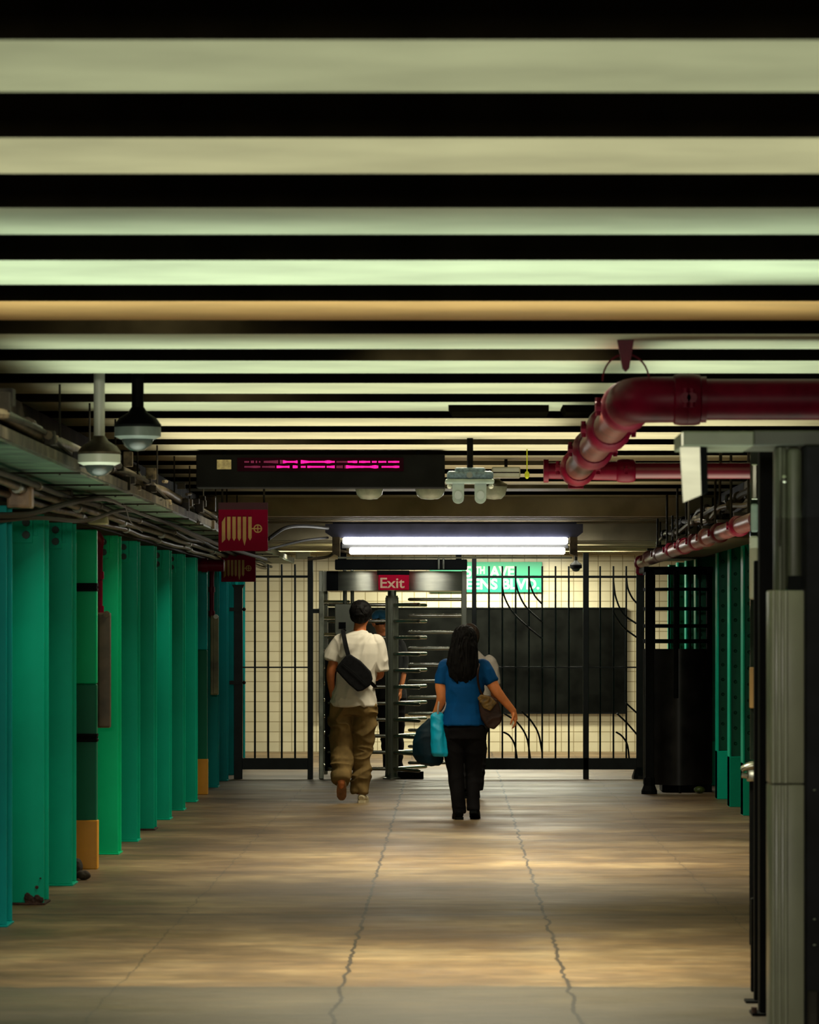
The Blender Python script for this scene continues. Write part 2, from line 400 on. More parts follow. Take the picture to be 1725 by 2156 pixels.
# ------------------------------------------------------------------ left row of columns
ZT = H+.645
for i in range(-1, 15):
    y = 18.94+1.52*i; xr = -2.29
    if i == 0: xr = -2.315
    lab = '%s green steel column in the left row, counted from the camera' % ordn[max(i, 0)]
    if i == -1: lab = 'green steel column before the left row, just outside the left edge of the photo'
    if i == 3: lab = 'green column with dark collars and a yellow foot, near end of left row'
    if i == 10: lab = 'green column with a yellow foot near the far end of the left row'
    e = E('steel_column', (xr-.14, y, 0), lab, 'column', 'green columns on the left')
    if i in (3, 10):
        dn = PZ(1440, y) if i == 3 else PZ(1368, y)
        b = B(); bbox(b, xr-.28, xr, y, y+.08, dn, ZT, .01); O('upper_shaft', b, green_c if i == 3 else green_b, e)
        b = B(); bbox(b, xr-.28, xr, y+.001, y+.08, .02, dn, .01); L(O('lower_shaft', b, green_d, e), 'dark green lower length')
        fh = PZ(1727 if i == 3 else 1598, y)
        b = B(); bbox(b, xr-.29, xr+.006, y-.012, y+.09, 0, fh, .006); L(O('foot_casing', b, yellow, e), 'yellow painted foot')
        if i == 3:
            for py in (1236, 1553):
                zc = PZ(py, y); b = B()
                bbox(b, xr-.29, xr+.004, y-.02, y+.09, zc-.028, zc-.006, .005); bbox(b, xr-.29, xr+.004, y-.02, y+.09, zc+.004, zc+.026, .005)
                box(b, xr-.285, xr+.0, y-.012, y+.085, zc-.008, zc+.006)
                L(O('collar', b, black, e), 'dark clamp collar')
        continue
    mt = green_b if i in (0, 11, 12, 13, 14) else (green_c if i == 4 else green)
    b = B(); bbox(b, xr-.30, xr, y, y+.012, .012, ZT, .003); bbox(b, xr-.16, xr-.14, y+.012, y+.24, .012, ZT, .002)
    bbox(b, xr-.30, xr, y+.24, y+.252, .012, ZT, .003)
    O('shaft', b, mt, e)
    b = B(); bbox(b, xr-.31, xr+.008, y-.02, y+.27, 0, .012, .003); O('base_plate', b, rust if i in (1, 6) else mt, e)
    if i in (1,):
        b = B()
        for q in range(5): blob(b, (xr-.02-.018*q, y-.004, .028+.012*math.sin(q*2.1)), (.022, .008, .018+.004*q), 10)
        blob(b, (xr-.04, y-.004, .10), (.012, .006, .012), 8); blob(b, (xr-.02, y-.004, .15), (.008, .006, .006), 8)
        O('rust_patch', fuse(b, .004, 1, lambda p, n: .003*noise.noise(p*90)), rust, e)
    if i not in (6, 9, 10, 11, 12):
        b = B(); bbox(b, xr-.30, xr-.062, y-.024, y+.0, ZT-.16, ZT, .003); bbox(b, xr-.06, xr-.035, y-.01, y, ZT-.12, ZT, .003)
        pl = O('splice_plate', b, mt, e)
        for dz in (.045, .115):
            for dx in (-.098, -.22):
                b = B(); tube(b, [(xr+dx, y-.042, ZT-dz), (xr+dx, y-.022, ZT-dz)], [.022, .024], 8); O('bolt', b, M('bolt_green', (.0, .035, .022), .5), pl)
o = O('debris_clump', fuse(blob(blob(B(), PT(163, 1817, 22.6), (.035, .05, .065), 12), PT(175, 1830, 22.5), (.05, .04, .03), 12), .008, 2, lambda p, n: .008*noise.noise(p*30)), debris)
o.location.z = 0
T(o, 'dark clump of debris on the floor in front of the yellow column foot', 'debris')

# ------------------------------------------------------------------ right row of columns: open H section, web with rivets towards the camera
for i in range(8):
    y = 28.8+1.47*(i+(i > 3)); xl = 2.43
    e = E('steel_column', (xl+.14, y, 0), '%s green riveted H-section column in the right row, counted from the camera' % ordn[i], 'column', 'green columns on the right')
    b = B(); bbox(b, xl, xl+.016, y-.01, y+.25, .0, 2.27, .003); bbox(b, xl+.28, xl+.296, y-.01, y+.25, 0, 2.27, .003)
    O('flange', b, green, e)
    b = B(); box(b, xl+.016, xl+.28, y+.10, y+.115, .03, 2.27); O('web', b, green_r, e)
    b = B(); bbox(b, xl-.0, xl+.30, y-.012, y+.26, 0, .44, .004); O('foot_casing', b, green, e)
    for k in range(13):
        zc = .55+k*.135
        for dx in (.06, .235):
            b = B(); tube(b, [(xl+dx, y+.085, zc), (xl+dx, y+.101, zc)], [.009, .017], 7); O('rivet', b, green_d, e)

# ------------------------------------------------------------------ cable tray and conduits at the left
e = E('cable_tray', (-2.08, 16, 2.33), 'long sheet-metal cable tray with green tinted underside along left column tops', 'cable tray')
b = B(); box(b, -2.30, -1.90, 13, 44, 2.345, 2.36); O('tray', b, tray_m, e)
b = B(); box(b, -1.91, -1.895, 13, 44, 2.36, 2.41); O('side_rail', b, M('tray_rail', (.075, .065, .042), .6, .1, var=.85, scale=5, bump=.4, bscale=18, spec=.2), e)
b = B(); box(b, -2.31, -2.30, 13, 44, 2.345, 2.41); O('side_rail', b, grime, e)
rc = random.Random(3)
for k in range(46):
    y = 14.5+rc.random()*22; zc = 2.36+rc.random()*.20; hh = .012+rc.random()*.035; dd = .02+rc.random()*.09
    b = B()
    if k % 3: bbox(b, -1.93, -1.885+.02*rc.random(), y, y+dd, zc-hh, zc+hh, .004)
    else: tube(b, [(-1.91, y, zc), (-1.90, y+dd*3, zc+.03*(rc.random()-.5))], hh*.6, 8)
    O('clamp', b, rc.choice([grime, conduit, cable, grime, M('pale_fitting', (.22, .17, .09), .5, .2, var=.5, scale=30)]), e)
for n in range(7):
    b = B(); x0 = -1.93-.05*n; am = .02+.02*rc.random()
    tube(b, [(x0+.03*math.sin(y*.9+n*2), y, 2.46+.015*n+am*math.sin(y*1.2+n*1.7)) for y in [13+q*1.1 for q in range(19)]], .012+.004*(n % 3), 7, True)
    O('tray_cable', b, cable if n % 2 else grime, e, True)
for k in range(15):
    y = 18.4+1.524*k; b = B(); zt = ZB if y < 34 else (Z1 if y < 36.4 else Z2+.05)
    tube(b, [(-1.98, y, 2.33), (-1.98, y, top(y))], .006, 6); box(b, -2.32, -1.875, y-.012, y+.012, 2.335, 2.345)
    O('hanger', b, grime, e)
for n, (x, z, r, m, y1, nm) in enumerate(((-1.96, 2.475, .035, conduit, 36.3, 'pale brown conduit running just above the edge of the cable tray'), (-2.05, 2.50, .045, grime, 36.3, 'thick grimy conduit lying above the cable tray'),
        (-2.14, 2.56, .04, conduit, 33, 'upper conduit beside the girder above the cable tray'), (-2.24, 2.285, .022, conduit, 44, 'thin conduit slung under the cable tray nearest the columns'),
        (-2.16, 2.30, .016, grime, 44, 'thin dark conduit slung under the middle of cable tray'), (-2.305, 2.25, .02, conduit, 36, 'brown conduit running along the tops of green columns'))):
    b = B()
    pts = [(x+.012*math.sin(y*1.3+n), y, z+.008*math.sin(y*2.1+n)) for y in [13+t*(y1-13)/20 for t in range(21)]]
    tube(b, pts, r, 10, True)
    o = O('conduit', b, m, smooth=True); T(o, nm, 'conduit')
    for k in range(6):
        y = 17.5+k*3.1+n*.4
        if y < y1-1:
            c = Vector((x+.012*math.sin(y*1.3+n), y, z+.008*math.sin(y*2.1+n)))
            b = B(); tube(b, [c-Vector((0, .04, 0)), c+Vector((0, .04, 0))], r*1.35, 10); O('coupling', b, steel_d if n % 2 else conduit, o)
jb = [(25, 1010, 19.5, .11, .06, 'tan'), (75, 1022, 20.5, .12, .07, 'brown'), (600, 1140, 0, 0, 0, '')]
for px, py, y, wx, hz, cname, m in ((40, 1045, 19.0, .13, .12, 'pale tan junction box at left edge of photo under the tray', M('tan_box', (.40, .26, .15), .4, var=.3, scale=14)),
        (120, 1040, 20.8, .16, .11, 'brown junction box under the tray beside the pale tan one', conduit),
        (205, 1095, 22.2, .12, .05, 'small flat junction box under the tray above the collared column', M('olive_box', (.18, .17, .07), .5)),
        (438, 1060, 30.2, .12, .13, 'brown junction box beside the nearer red hanging sign', conduit),
        (455, 1122, 32.0, .12, .09, 'small grimy junction box behind the nearer red sign', grime),
        (638, 1170, 40.5, .16, .08, 'pale junction box at the far end of the cable tray', M('pale_box', (.40, .38, .26), .5))):
    b = B(); c = PT(px, py, y); bbox(b, c.x-wx/2, c.x+wx/2, y, y+.12, c.z-hz/2, c.z+hz/2, .008)
    o = O('junction_box', b, m); T(o, cname, 'junction box')
    b = B(); bbox(b, c.x-wx*.42, c.x+wx*.42, y-.006, y+.002, c.z-hz*.4, c.z+hz*.4, .003); O('cover', b, m, o)
# draped cables
for n, (pts, r, lab) in enumerate(((((-20, 1085, 18.5), (60, 1082, 19.2), (150, 1058, 20.5), (225, 1050, 22), (290, 1078, 24.5), (370, 1108, 27), (470, 1150, 30.5), (560, 1178, 34)), .016, 'thick black cable sagging from the left edge under the tray'),
        (((-20, 1098, 18.6), (80, 1090, 19.5), (180, 1096, 21), (260, 1074, 23.5), (330, 1092, 26), (430, 1140, 30)), .012, 'thinner black cable looping below the thick one'),
        (((240, 1035, 22.5), (262, 1062, 23), (275, 1098, 23.6), (300, 1120, 24.5)), .004, 'thin loose wire dangling below the dome cameras'),
        (((565, 1135, 33.5), (600, 1112, 34), (640, 1108, 35), (690, 1112, 35.9)), .018, 'black cable curving into the left end of fluorescent fixture'),
        (((560, 1158, 34), (590, 1150, 34.6), (640, 1138, 35.2), (690, 1132, 36)), .012, 'second cable rising to the fixture below the first'),
        (((648, 1178, 37.4), (690, 1172, 37.4), (712, 1160, 37.2), (745, 1165, 37.2)), .016, 'pale conduit bending up beside the turnstile top beam'))):
    b = B(); tube(b, [PT(*p) for p in pts], r, 8, True)
    o = O('cable', b, cable if n < 5 else conduit, smooth=True); T(o, lab, 'cable')
# red standpipes and hose cabinets
for (y, pxl, lab1, lab2, m2) in ((24.35, 209, 'dark red standpipe beside the collared green column, nearer one', 'grey-brown hose cover box hanging beside the collared green column', M('brown_cabinet', (.085, .06, .035), .5, var=.3, scale=8)),
                            (34.95, 446, 'dark red standpipe near the far end of the left columns', 'pale slim hose cover box near the far end of left columns', M('pale_cabinet', (.20, .19, .075), .5, var=.4, scale=5))):
    x = PX(pxl, y)
    b = B(); zb = PZ(1290 if y < 30 else 1296, y)
    tube(b, [(x-.35, y-.3, 2.12), (x-.08, y-.12, 2.19), (x+.0, y-.02, 2.16), (x+.0, y, 2.05), (x, y, zb-.02)], [.03, .035, .032, .024, .022], 12, True)
    o = O('standpipe', b, red, smooth=True); T(o, lab1, 'pipe')
    for zz in (zb+.02, zb+.25):
        b = B(); tube(b, [(x, y, zz-.025), (x, y, zz+.025)], .032, 12); O('coupling', b, red, o)
    x0, x1 = PX(201 if y < 30 else 444, y), PX(233 if y < 30 else 460, y)
    z0 = PZ(1532 if y < 30 else 1463, y)
    b = B(); bbox(b, x0, x1, y-.06, y+.04, z0, zb, .008)
    o = O('hose_cabinet', b, m2); T(o, lab2, 'hose cabinet')
    b = B(); bbox(b, x0+.028, x1+.003, y-.068, y-.058, z0+.01, zb-.01, .004); O('cover', b, m2, o)
    b = B(); tube(b, [(x1-.02, y-.085, zb-.01), (x1-.02, y-.065, zb-.01)], .022, 12); O('cap', b, conduit if y < 30 else white_m, o)
b = B(); tube(b, [PT(383, 1190, 33.6), PT(472, 1191, 33.6)], .055, 14); o = O('red_pipe', b, red, smooth=True); T(o, 'short dark red pipe crossing behind the farther red sign', 'pipe')
b = B(); tube(b, [PT(425, 1190, 33.6), PT(437, 1190, 33.6)], .066, 14); O('coupling', b, red, o)

# ------------------------------------------------------------------ dome cameras
def dome(px, py_bot, y, wpx, poletop, lab, m_pole, m_cap, m_body):
    c = PT(px, py_bot, y); r = wpx/2*y/F; zt = top(y)
    e = E('dome_camera', (c.x, y, c.z), lab, 'security camera', 'dome cameras on the left')
    b = B(); tube(b, [(c.x, y, c.z+r*1.7), (c.x, y, zt)], r*.26, 14); O('pole', b, m_pole, e, True)
    b = B(); lathe(b, (c.x, y, c.z+r*1.0), [(r*.97, 0), (r*1.0, r*.1), (r*.8, r*.38), (r*.42, r*.62), (r*.27, r*.85)]); O('cap', b, m_cap, e, True)
    b = B(); lathe(b, (c.x, y, c.z+r*.5), [(r*.72, 0), (r*.98, r*.12), (r*.98, r*.5)]); O('housing', b, m_body, e, True)
    b = B(); lathe(b, (c.x, y, c.z), [(0.001, 0), (r*.32, r*.04), (r*.56, r*.22), (r*.68, r*.5), (r*.68, r*.6)]); O('dome', b, domegl, e, True)
dome(290, 950, 18.1, 100, 797, 'large dark dome camera hanging from a black pole at upper left', black, black, domegrey)
dome(209, 1003, 18.3, 92, 850, 'white dome camera on a white pole left of the dark one', white_m, conduit, white_m)
dome(265, 1024, 25.2, 62, 950, 'smaller grey dome camera partly behind the white one', grime, grime, domegrey)
dome(1213, 1204, 38.5, 26, 1165, 'tiny dark dome camera on low ceiling near the right fence post', black, black, blackm)

# ------------------------------------------------------------------ LED sign
y = 25.1
e = E('led_display', (PX(675, y), y, PZ(1027, y)), 'long black hanging message display with two rows of magenta lights', 'display sign')
b = B(); bbox(b, PX(413, y), PX(937, y), y, y+.22, PZ(1027, y), PZ(957, y), .008); O('housing', b, black, e)
b = B()
for px in (470, 880): tube(b, [(PX(px, y), y+.11, PZ(957, y)), (PX(px, y), y+.11, top(y+.11))], .014, 8)
O('hanger', b, black, e)
b = B(); box(b, PX(500, y), PX(850, y), y-.006, y+.002, PZ(992, y), PZ(964, y)); O('screen', b, M('dark_screen', (.012, .0, .004), .6, spec=.03), e)
led = M('magenta_led', (.6, 0, .2), .5, emit=(1, .0, .22), es=2.2); ledd = M('dim_magenta_led', (.1, 0, .04), .5, emit=(1, .0, .25), es=.10)
b = B(); bd = B()
for row, py in enumerate((972.5, 983)):
    px = 515
    while px < 840:
        t = noise.noise(Vector((px*.05, row*7.1, .3)))
        dim = px < (596 if row == 0 else 578) or 702+row*4 < px < 732-row*4
        g = bd if dim else b
        hh = 1.6+1.6*max(0, t*2)
        if random.random() > .10:
            box(g, PX(px, y), PX(px+2.8, y), y-.009, y-.005, PZ(py+hh, y), PZ(py-hh, y))
        px += 3.4
L(O('lit_rows', b, led, e), 'bright magenta rows of lights'); L(O('dim_rows', bd, ledd, e), 'dim magenta rows of lights')
b = B(); box(b, PX(457, y), PX(487, y), y-.005, y+.001, PZ(988, y), PZ(968, y)); st_ = L(O('label', b, M('label_tan', (.40, .34, .17), .6, var=.3, scale=40), e), 'small tan label')

# ------------------------------------------------------------------ emergency light with two heads
y = 23.6; c = PT(990, 1000, y)
e = E('emergency_light', (c.x, y, PZ(1060, y)), 'grey-green emergency light with two drooping lamp heads on black pole', 'emergency light')
b = B(); tube(b, [(c.x, y, PZ(990, y)), (c.x, y, top(y))], .021, 12); O('pole', b, black, e, True)
bl = M('bluish_plastic', (.12, .20, .26), .5, var=.35, scale=60, bump=.2)
b = B(); bbox(b, PX(941, y), PX(1039, y), y-.05, y+.07, PZ(1010, y), PZ(992, y), .02, 3); bbox(b, PX(958, y), PX(1022, y), y-.04, y+.06, PZ(996, y), PZ(985, y), .012, 3); O('battery_case', b, bl, e, True)
b = B(); bbox(b, PX(938, y), PX(1041, y), y-.055, y+.075, PZ(1018, y), PZ(1009, y), .01, 2); O('base_tray', b, mintgl, e, True)
b = B(); tube(b, [PT(989, 1000, y-.052), PT(989, 1000, y-.06)], .02, 16); O('dial', b, domegrey, e)
for px in (965, 1012):
    b = B(); w2 = 12.5
    pts = [(PX(px-w2, y), PZ(1018, y)), (PX(px+w2, y), PZ(1018, y))]
    pts += [(PX(px+w2*math.cos(a)*.98, y), PZ(1048+12*math.sin(a), y)) for a in [PI*k/10 for k in range(11)]]
    prism(b, pts[:2]+pts[2:], y-.03, y+.04); hd = O('lamp_head', b, mintgl, e)
    b = B(); prism(b, [(PX(px+8*math.cos(2*PI*k/16), y), PZ(1043+9*math.sin(2*PI*k/16), y)) for k in range(16)], y-.034, y-.028); O('lens', b, M('grey_lens', (.28, .36, .32), .25), hd)
for px in (947, 1034):
    b = B(); blob(b, PT(px, 1024, y), (.018, .018, .016), 10); O('hinge_knob', b, white_m, e)

# bowl lamps under the far beams
glass = M('lamp_glass', (.38, .46, .40), .2, var=.2, scale=14)
for px, w_, lab in ((778, 60, 'leftmost pale glass bowl lamp below the message display'), (906, 64, 'middle pale glass bowl lamp left of the emergency light'), (1040, 56, 'pale glass bowl lamp right of the emergency light')):
    y = 30.0 if px != 1040 else 29.3; r = w_/2*y/F; c = PT(px, 1052, y)
    e = E('bowl_lamp', (c.x, y, c.z), lab, 'ceiling lamp', 'bowl lamps')
    b = B(); lathe(b, (c.x, y, c.z), [(.001, 0), (r*.6, .008), (r*.88, .04), (r*.98, .085), (r, .105)]); O('glass_bowl', b, glass, e, True)
    b = B(); lathe(b, (c.x, y, c.z+.105), [(r*1.02, 0), (r*1.02, .02), (r*.5, .05), (.05, .07)]); tube(b, [(c.x, y, c.z+.16), (c.x, y, top(y))], .02, 10); O('ceiling_mount', b, steel_d, e, True)
y = 26.4
b = B(); bbox(b, PX(1036, y), PX(1096, y), y, y+.14, PZ(1006, y), PZ(983, y), .01); o = O('battery_lamp', b, M('white_cover', (.75, .85, .70), .3)); T(o, 'small white box lamp just right of the emergency light', 'lamp')
b = B(); box(b, PX(1038, y), PX(1094, y), y-.002, y+.001, PZ(996, y), PZ(993.5, y)); O('seam', b, grime, o)
b = B(); tube(b, [(PX(1066, y), y+.07, PZ(983, y)), (PX(1066, y), y+.07, ZB-.002)], .012, 8); O('hanger', b, grime, o)
b = B(); blob(b, PT(1110, 1000, 25), (.017, .017, .027), 12); tube(b, [PT(1110, 993, 25), (PX(1110, 25), 25, ZB-.002)], .004, 6)
o = O('warning_tag', b, M('lime_plastic', (.45, .5, .0), .5)); T(o, 'tiny lime green tag hanging right of the white box lamp', 'tag')

# flat black ceiling boxes
y = 20.1
for a, c_, lab in ((943, 1156, 'flat black box fixed under the beams left of the red pipe elbow'), (1184, 1262, 'flat black box fixed under the beams behind the red pipe elbow')):
    b = B(); prism(b, [(PX(a, y), PZ(842, y)), (PX(a, y), PZ(850, y)), (PX(a+9, y), PZ(867, y)), (PX(c_, y), PZ(867, y)), (PX(c_, y), PZ(842, y))], y, y+.5)
    o = O('ceiling_box', b, webm); T(o, lab, 'ceiling box')
    b = B(); box(b, PX(a+8, y), PX(c_-6, y), y+.05, y+.45, PZ(842, y)-.002, ZB+.0); O('mount', b, webm, o)

# ------------------------------------------------------------------ red hanging signs with a standpipe symbol
def red_sign(y, x0, x1, y0, y1, lab):
    e = E('hanging_sign', (PX((x0+x1)/2, y), y, PZ(y1, y)), lab, 'sign', 'red hanging signs')
    b = B(); bbox(b, PX(x0, y), PX(x1, y), y, y+.02, PZ(y1, y), PZ(y0, y), .003); O('panel', b, redsign, e)
    b = B(); box(b, PX(x0, y), PX(x1, y), y-.012, y+.024, PZ(y0+14*(x1-x0)/104, y), PZ(y0, y)+.003); O('top_rail', b, M('dark_red_rail', (.05, .004, .01), .6), e)
    b = B()
    for px in (x0+8, x1-8): tube(b, [(PX(px, y), y+.01, PZ(y0, y)), (PX(px, y), y+.01, (ZB if y < 34 else Z2+.05)-.002)], .008, 8)
    O('hanger', b, grime, e)
    s = (x1-x0)/104.; b = B()
    tops = [(11, 77), (22, 74), (33, 74), (44, 74), (55, 82), (66.5, 73)]
    for i, (dx, by) in enumerate(tops):
        xa, xb = PX(x0+(dx-3.6)*s, y), PX(x0+(dx+3.6)*s, y); zt, zb = PZ(y0+29*s, y), PZ(y0+by*s, y)
        if i == 4: prism(b, [(xa, zt), (xb, zt), (xb, PZ(y0+76*s, y)), ((xa+xb)/2, PZ(y0+90*s, y)), (xa, PZ(y0+76*s, y))], y-.004, y-.0005)
        elif i == 0: prism(b, [(xa, PZ(y0+40*s, y)), (xb, zt), (xb, zb), (xa, PZ(y0+84*s, y))], y-.004, y-.0005)
        else: prism(b, [(xa, zt), (xb, zt), (xb, zb), ((xa+xb)/2, PZ(y0+(by+6)*s, y)), (xa, zb)], y-.004, y-.0005)
    cx, cz = PX(x0+83*s, y), PZ(y0+54*s, y); r = 9*s*y/F
    box(b, PX(x0+69*s, y), cx+r, y-.004, y-.0005, cz-.004, cz+.004); box(b, cx-.004, cx+.004, y-.0042, y-.0006, cz-r, cz+r)
    n = 24
    for k in range(n):
        a0, a1 = 2*PI*k/n, 2*PI*(k+1)/n
        prism(b, [(cx+r*math.cos(a0), cz+r*math.sin(a0)), (cx+r*math.cos(a1), cz+r*math.sin(a1)), (cx+(r-.008)*math.cos(a1), cz+(r-.008)*math.sin(a1)), (cx+(r-.008)*math.cos(a0), cz+(r-.008)*math.sin(a0))], y-.0041, y-.0005)
    O('symbol', b, ochre, e)
red_sign(26.0, 460, 564, 1059, 1160, 'red hanging sign with ochre hose symbol, larger nearer one')
red_sign(36.3, 466, 538, 1159, 1225, 'smaller farther red hanging sign with ochre symbol above left fence')

# ------------------------------------------------------------------ fluorescent fixture
y = 36.0
e = E('fluorescent_fixture', (PX(957, y), y, PZ(1172, y)), 'long lit fluorescent fixture with two tubes under the low ceiling', 'ceiling light')
hm = M('fixture_housing', (.07, .075, .13), .45, var=.2, scale=5, spec=0.2)
b = B(); prism(b, [(PX(685, y), PZ(1103, y)), (PX(1228, y), PZ(1103, y)), (PX(1228, y), PZ(1121, y)), (PX(1215, y), PZ(1131, y)), (PX(700, y), PZ(1131, y)), (PX(685, y), PZ(1121, y))], y, y+.30)
box(b, PX(700, y), PX(1215, y), y+.10, y+.28, PZ(1103, y), Z1-.002)
O('housing', b, hm, e)
b = B(); box(b, PX(720, y), PX(1197, y), y+.03, y+.04, PZ(1154, y), PZ(1145, y)); O('reflector', b, M('white_reflector', (.03, .03, .03), .5, var=.02), e)
for px0, px1 in ((700, 716), (1200, 1216)):
    b = B(); prism(b, [(PX(px0, y), PZ(1131, y)), (PX(px1, y), PZ(1131, y)), (PX(px1, y), PZ(1172, y)), (PX(px0, y), PZ(1166, y))], y-.03, y+.09); O('end_cap', b, conduit, e)
tubem = M('lit_tube', (1, 1, 1), .5, var=0, emit=(1, .99, .92), es=14)
for px0, px1, py, yy in ((722, 1196, 1138.5, y), (736, 1190, 1160, y+.02)):
    b = B(); tube(b, [PT(px0, py, yy), PT(px0+3, py, yy), PT(px1-3, py, yy), PT(px1, py, yy)], [.022, .034, .034, .022], 14); L(O('tube', b, tubem, e, True), 'glowing white tube')
b = B(); box(b, PX(712, y), PX(1205, y), y-.02, y+.06, PZ(1176, y), PZ(1172.5, y)); O('lower_rail', b, steel_d, e)

# ------------------------------------------------------------------ back wall: notice board, street sign
y = YW-.06
e = E('advertising_board', (PX(995, y), y, PZ(1503, y)), 'large black board mounted on the cream tiled wall behind the fence', 'board')
b = B(); bbox(b, PX(672, y), PX(1318, y), y, y+.055, PZ(1503, y), PZ(1279, y), .006); O('panel', b, M('charcoal_board', (.005, .0055, .0045), .6, var=.5, scale=3, spec=0.02), e)
b = B()
for a, c_ in ((1279, 1282), (1500, 1503)): box(b, PX(672, y), PX(1318, y), y-.012, y+.0, PZ(c_, y), PZ(a, y))
for a, c_ in ((672, 675), (1315, 1318)): box(b, PX(a, y), PX(c_, y), y-.012, y+.0, PZ(1500, y), PZ(1282, y))
O('frame', b, blackm, e)
y = YW-.05
e = E('street_sign', (PX(1040, y), y, PZ(1247, y)), 'green street-name sign with pale lettering high on the tiled wall', 'sign')
b = B(); bbox(b, PX(905, y), PX(1142, y), y, y+.045, PZ(1247, y), PZ(1183, y), .004); O('panel', b, M('sign_green', (.0, .36, .18), .4, var=.05), e)
lt = M('sign_lettering', (.80, .80, .55), .4, var=.03)
text('lettering', '5', lt, e, PX(980, y), PX(993, y), PZ(1203, y), 23*y/F, y, bold=.03)
text('lettering', 'TH', lt, e, PX(1001, y), PX(1021, y), PZ(1200, y), 15*y/F, y, bold=.04)
text('lettering', 'AVE', lt, e, PX(1031, y), PX(1083, y), PZ(1203, y), 23*y/F, y, bold=.03)
text('lettering', 'QUEENS BLVD.', lt, e, PX(933, y), PX(1136, y), PZ(1229, y), 22*y/F, y, bold=.03)

# ------------------------------------------------------------------ fence, left part and right part
YF = 37.7
def px2(y): return y/F
def bar(px, pa, pb, r=2.1):
    b = B(); tube(b, [PT(px, pa, YF), PT(px, pb, YF)], r*YF/F, 8); return b
def post(b, a, c_, pt, y=YF, d=.06):
    bbox(b, PX(a, y), PX(c_, y), y-d/2, y+d/2, 0, PZ(pt, y), .004); return b
e = E('fence', (PX(580, YF), YF, 0), 'tall black barred fence with straight bars, left of the turnstile', 'fence')
b = post(B(), 493, 511, 1231, d=.08); prism(b, [(PX(489, YF), PZ(1231, YF)), (PX(515, YF), PZ(1231, YF)), (PX(512, YF), PZ(1238, YF)), (PX(492, YF), PZ(1238, YF))], YF-.05, YF+.05); O('post', b, fence_m, e)
b = post(B(), 648, 659.5, 1172); O('post', b, fence_m, e)
for px in (537, 565, 593.5, 621.5): O('bar', bar(px, 1188, 1600), fence_m, e, True)
for a, c_ in ((1211.5, 1216.5), (1403.5, 1406.5)):
    b = B(); box(b, PX(511, YF), PX(648, YF), YF-.015, YF+.015, PZ(c_, YF), PZ(a, YF)); O('rail', b, fence_m, e)
b = B(); box(b, PX(511, YF), PX(648, YF), YF-.03, YF+.03, PZ(1620, YF), PZ(1596, YF)); O('kick_plate', b, fence_m, e)
for py in (1283, 1437):
    b = B(); box(b, PX(484, YF), PX(511, YF), YF-.075, YF-.04, PZ(py+4, YF), PZ(py-4, YF)); blob(b, PT(514, py, YF-.05), (.02, .02, .02), 8); O('hinge', b, fence_m, e)
b = B(); box(b, PX(659, YF), PX(673, YF), YF-.02, YF+.02, PZ(1291, YF), PZ(1282, YF)); O('bracket', b, fence_m, e)

e = E('fence', (PX(1165, YF), YF, 0), 'tall black fence with curved scroll bars, between turnstile and cage gate', 'fence')
for a, c_, pt in ((994, 1003.5, 1172), (1228, 1240, 1164), (1340, 1357, 1208)):
    b = post(B(), a, c_, pt)
    if a == 1340: lathe(b, (PX(1348, YF), YF, 0), [(.085, 0), (.085, .03), (.06, .10), (.045, .12)], 10)
    O('post', b, fence_m, e)
for px in (1030, 1058, 1086, 1114, 1142, 1170, 1198, 1264, 1292, 1319): O('bar', bar(px, 1192, 1600, 1.9), fence_m, e, True)
for a, c_ in ((1212, 1217), (1403.5, 1406.5)):
    b = B(); box(b, PX(1003, YF), PX(1340, YF), YF-.015, YF+.015, PZ(c_, YF), PZ(a, YF)); O('rail', b, fence_m, e)
b = B(); box(b, PX(988, YF), PX(1340, YF), YF-.03, YF+.03, PZ(1620, YF), PZ(1596, YF)); O('kick_plate', b, fence_m, e)
for pts in (((1058, 1235), (1062, 1255), (1075, 1282), (1098, 1308), (1142, 1345)), ((1086, 1225), (1092, 1248), (1108, 1278), (1142, 1310)), ((1114, 1215), (1117, 1232), (1126, 1254), (1142, 1272)),
            ((1060, 1541), (1073, 1549), (1084, 1568), (1089, 1597)), ((1062, 1502), (1090, 1522), (1109, 1552), (1117, 1597)), ((1098, 1497), (1118, 1517), (1134, 1545), (1142, 1585)),
            ((1292, 1225), (1297, 1258), (1312, 1292), (1340, 1313)), ((1319, 1215), (1322, 1238), (1331, 1258), (1341, 1270)), ((1292, 1290), (1312, 1320), (1341, 1342)),
            ((1297, 1541), (1310, 1550), (1321, 1568), (1325, 1597)), ((1299, 1502), (1320, 1522), (1341, 1546)), ((1318, 1480), (1341, 1501))):
    b = B(); tube(b, [(PX(px, YF), YF-.018, PZ(py, YF)) for px, py in pts], 1.9*YF/F, 8, True); O('scroll_bar', b, fence_m, e, True)

# ------------------------------------------------------------------ high exit turnstile
y = YF
e = E('turnstile', (PX(825, y), y, 0), 'full-height exit turnstile with comb of steel arms and stainless header', 'turnstile')
b = B(); bbox(b, PX(672, y), PX(682, y), y-.05, y+.05, 0, PZ(1202, y), .006); O('side_post', b, steel_d, e)
b = B(); bbox(b, PX(672, y), PX(682, y), y+1.2, y+1.3, 0, PZ(1202, y), .006); O('side_post', b, steel_d, e)
b = B(); bbox(b, PX(972, y), PX(983, y), y-.05, y+.05, 0, PZ(1202, y), .006); O('side_post', b, greyp, e)
b = B(); bbox(b, PX(972, y), PX(983, y), y+1.2, y+1.3, 0, PZ(1202, y), .006); O('side_post', b, greyp, e)
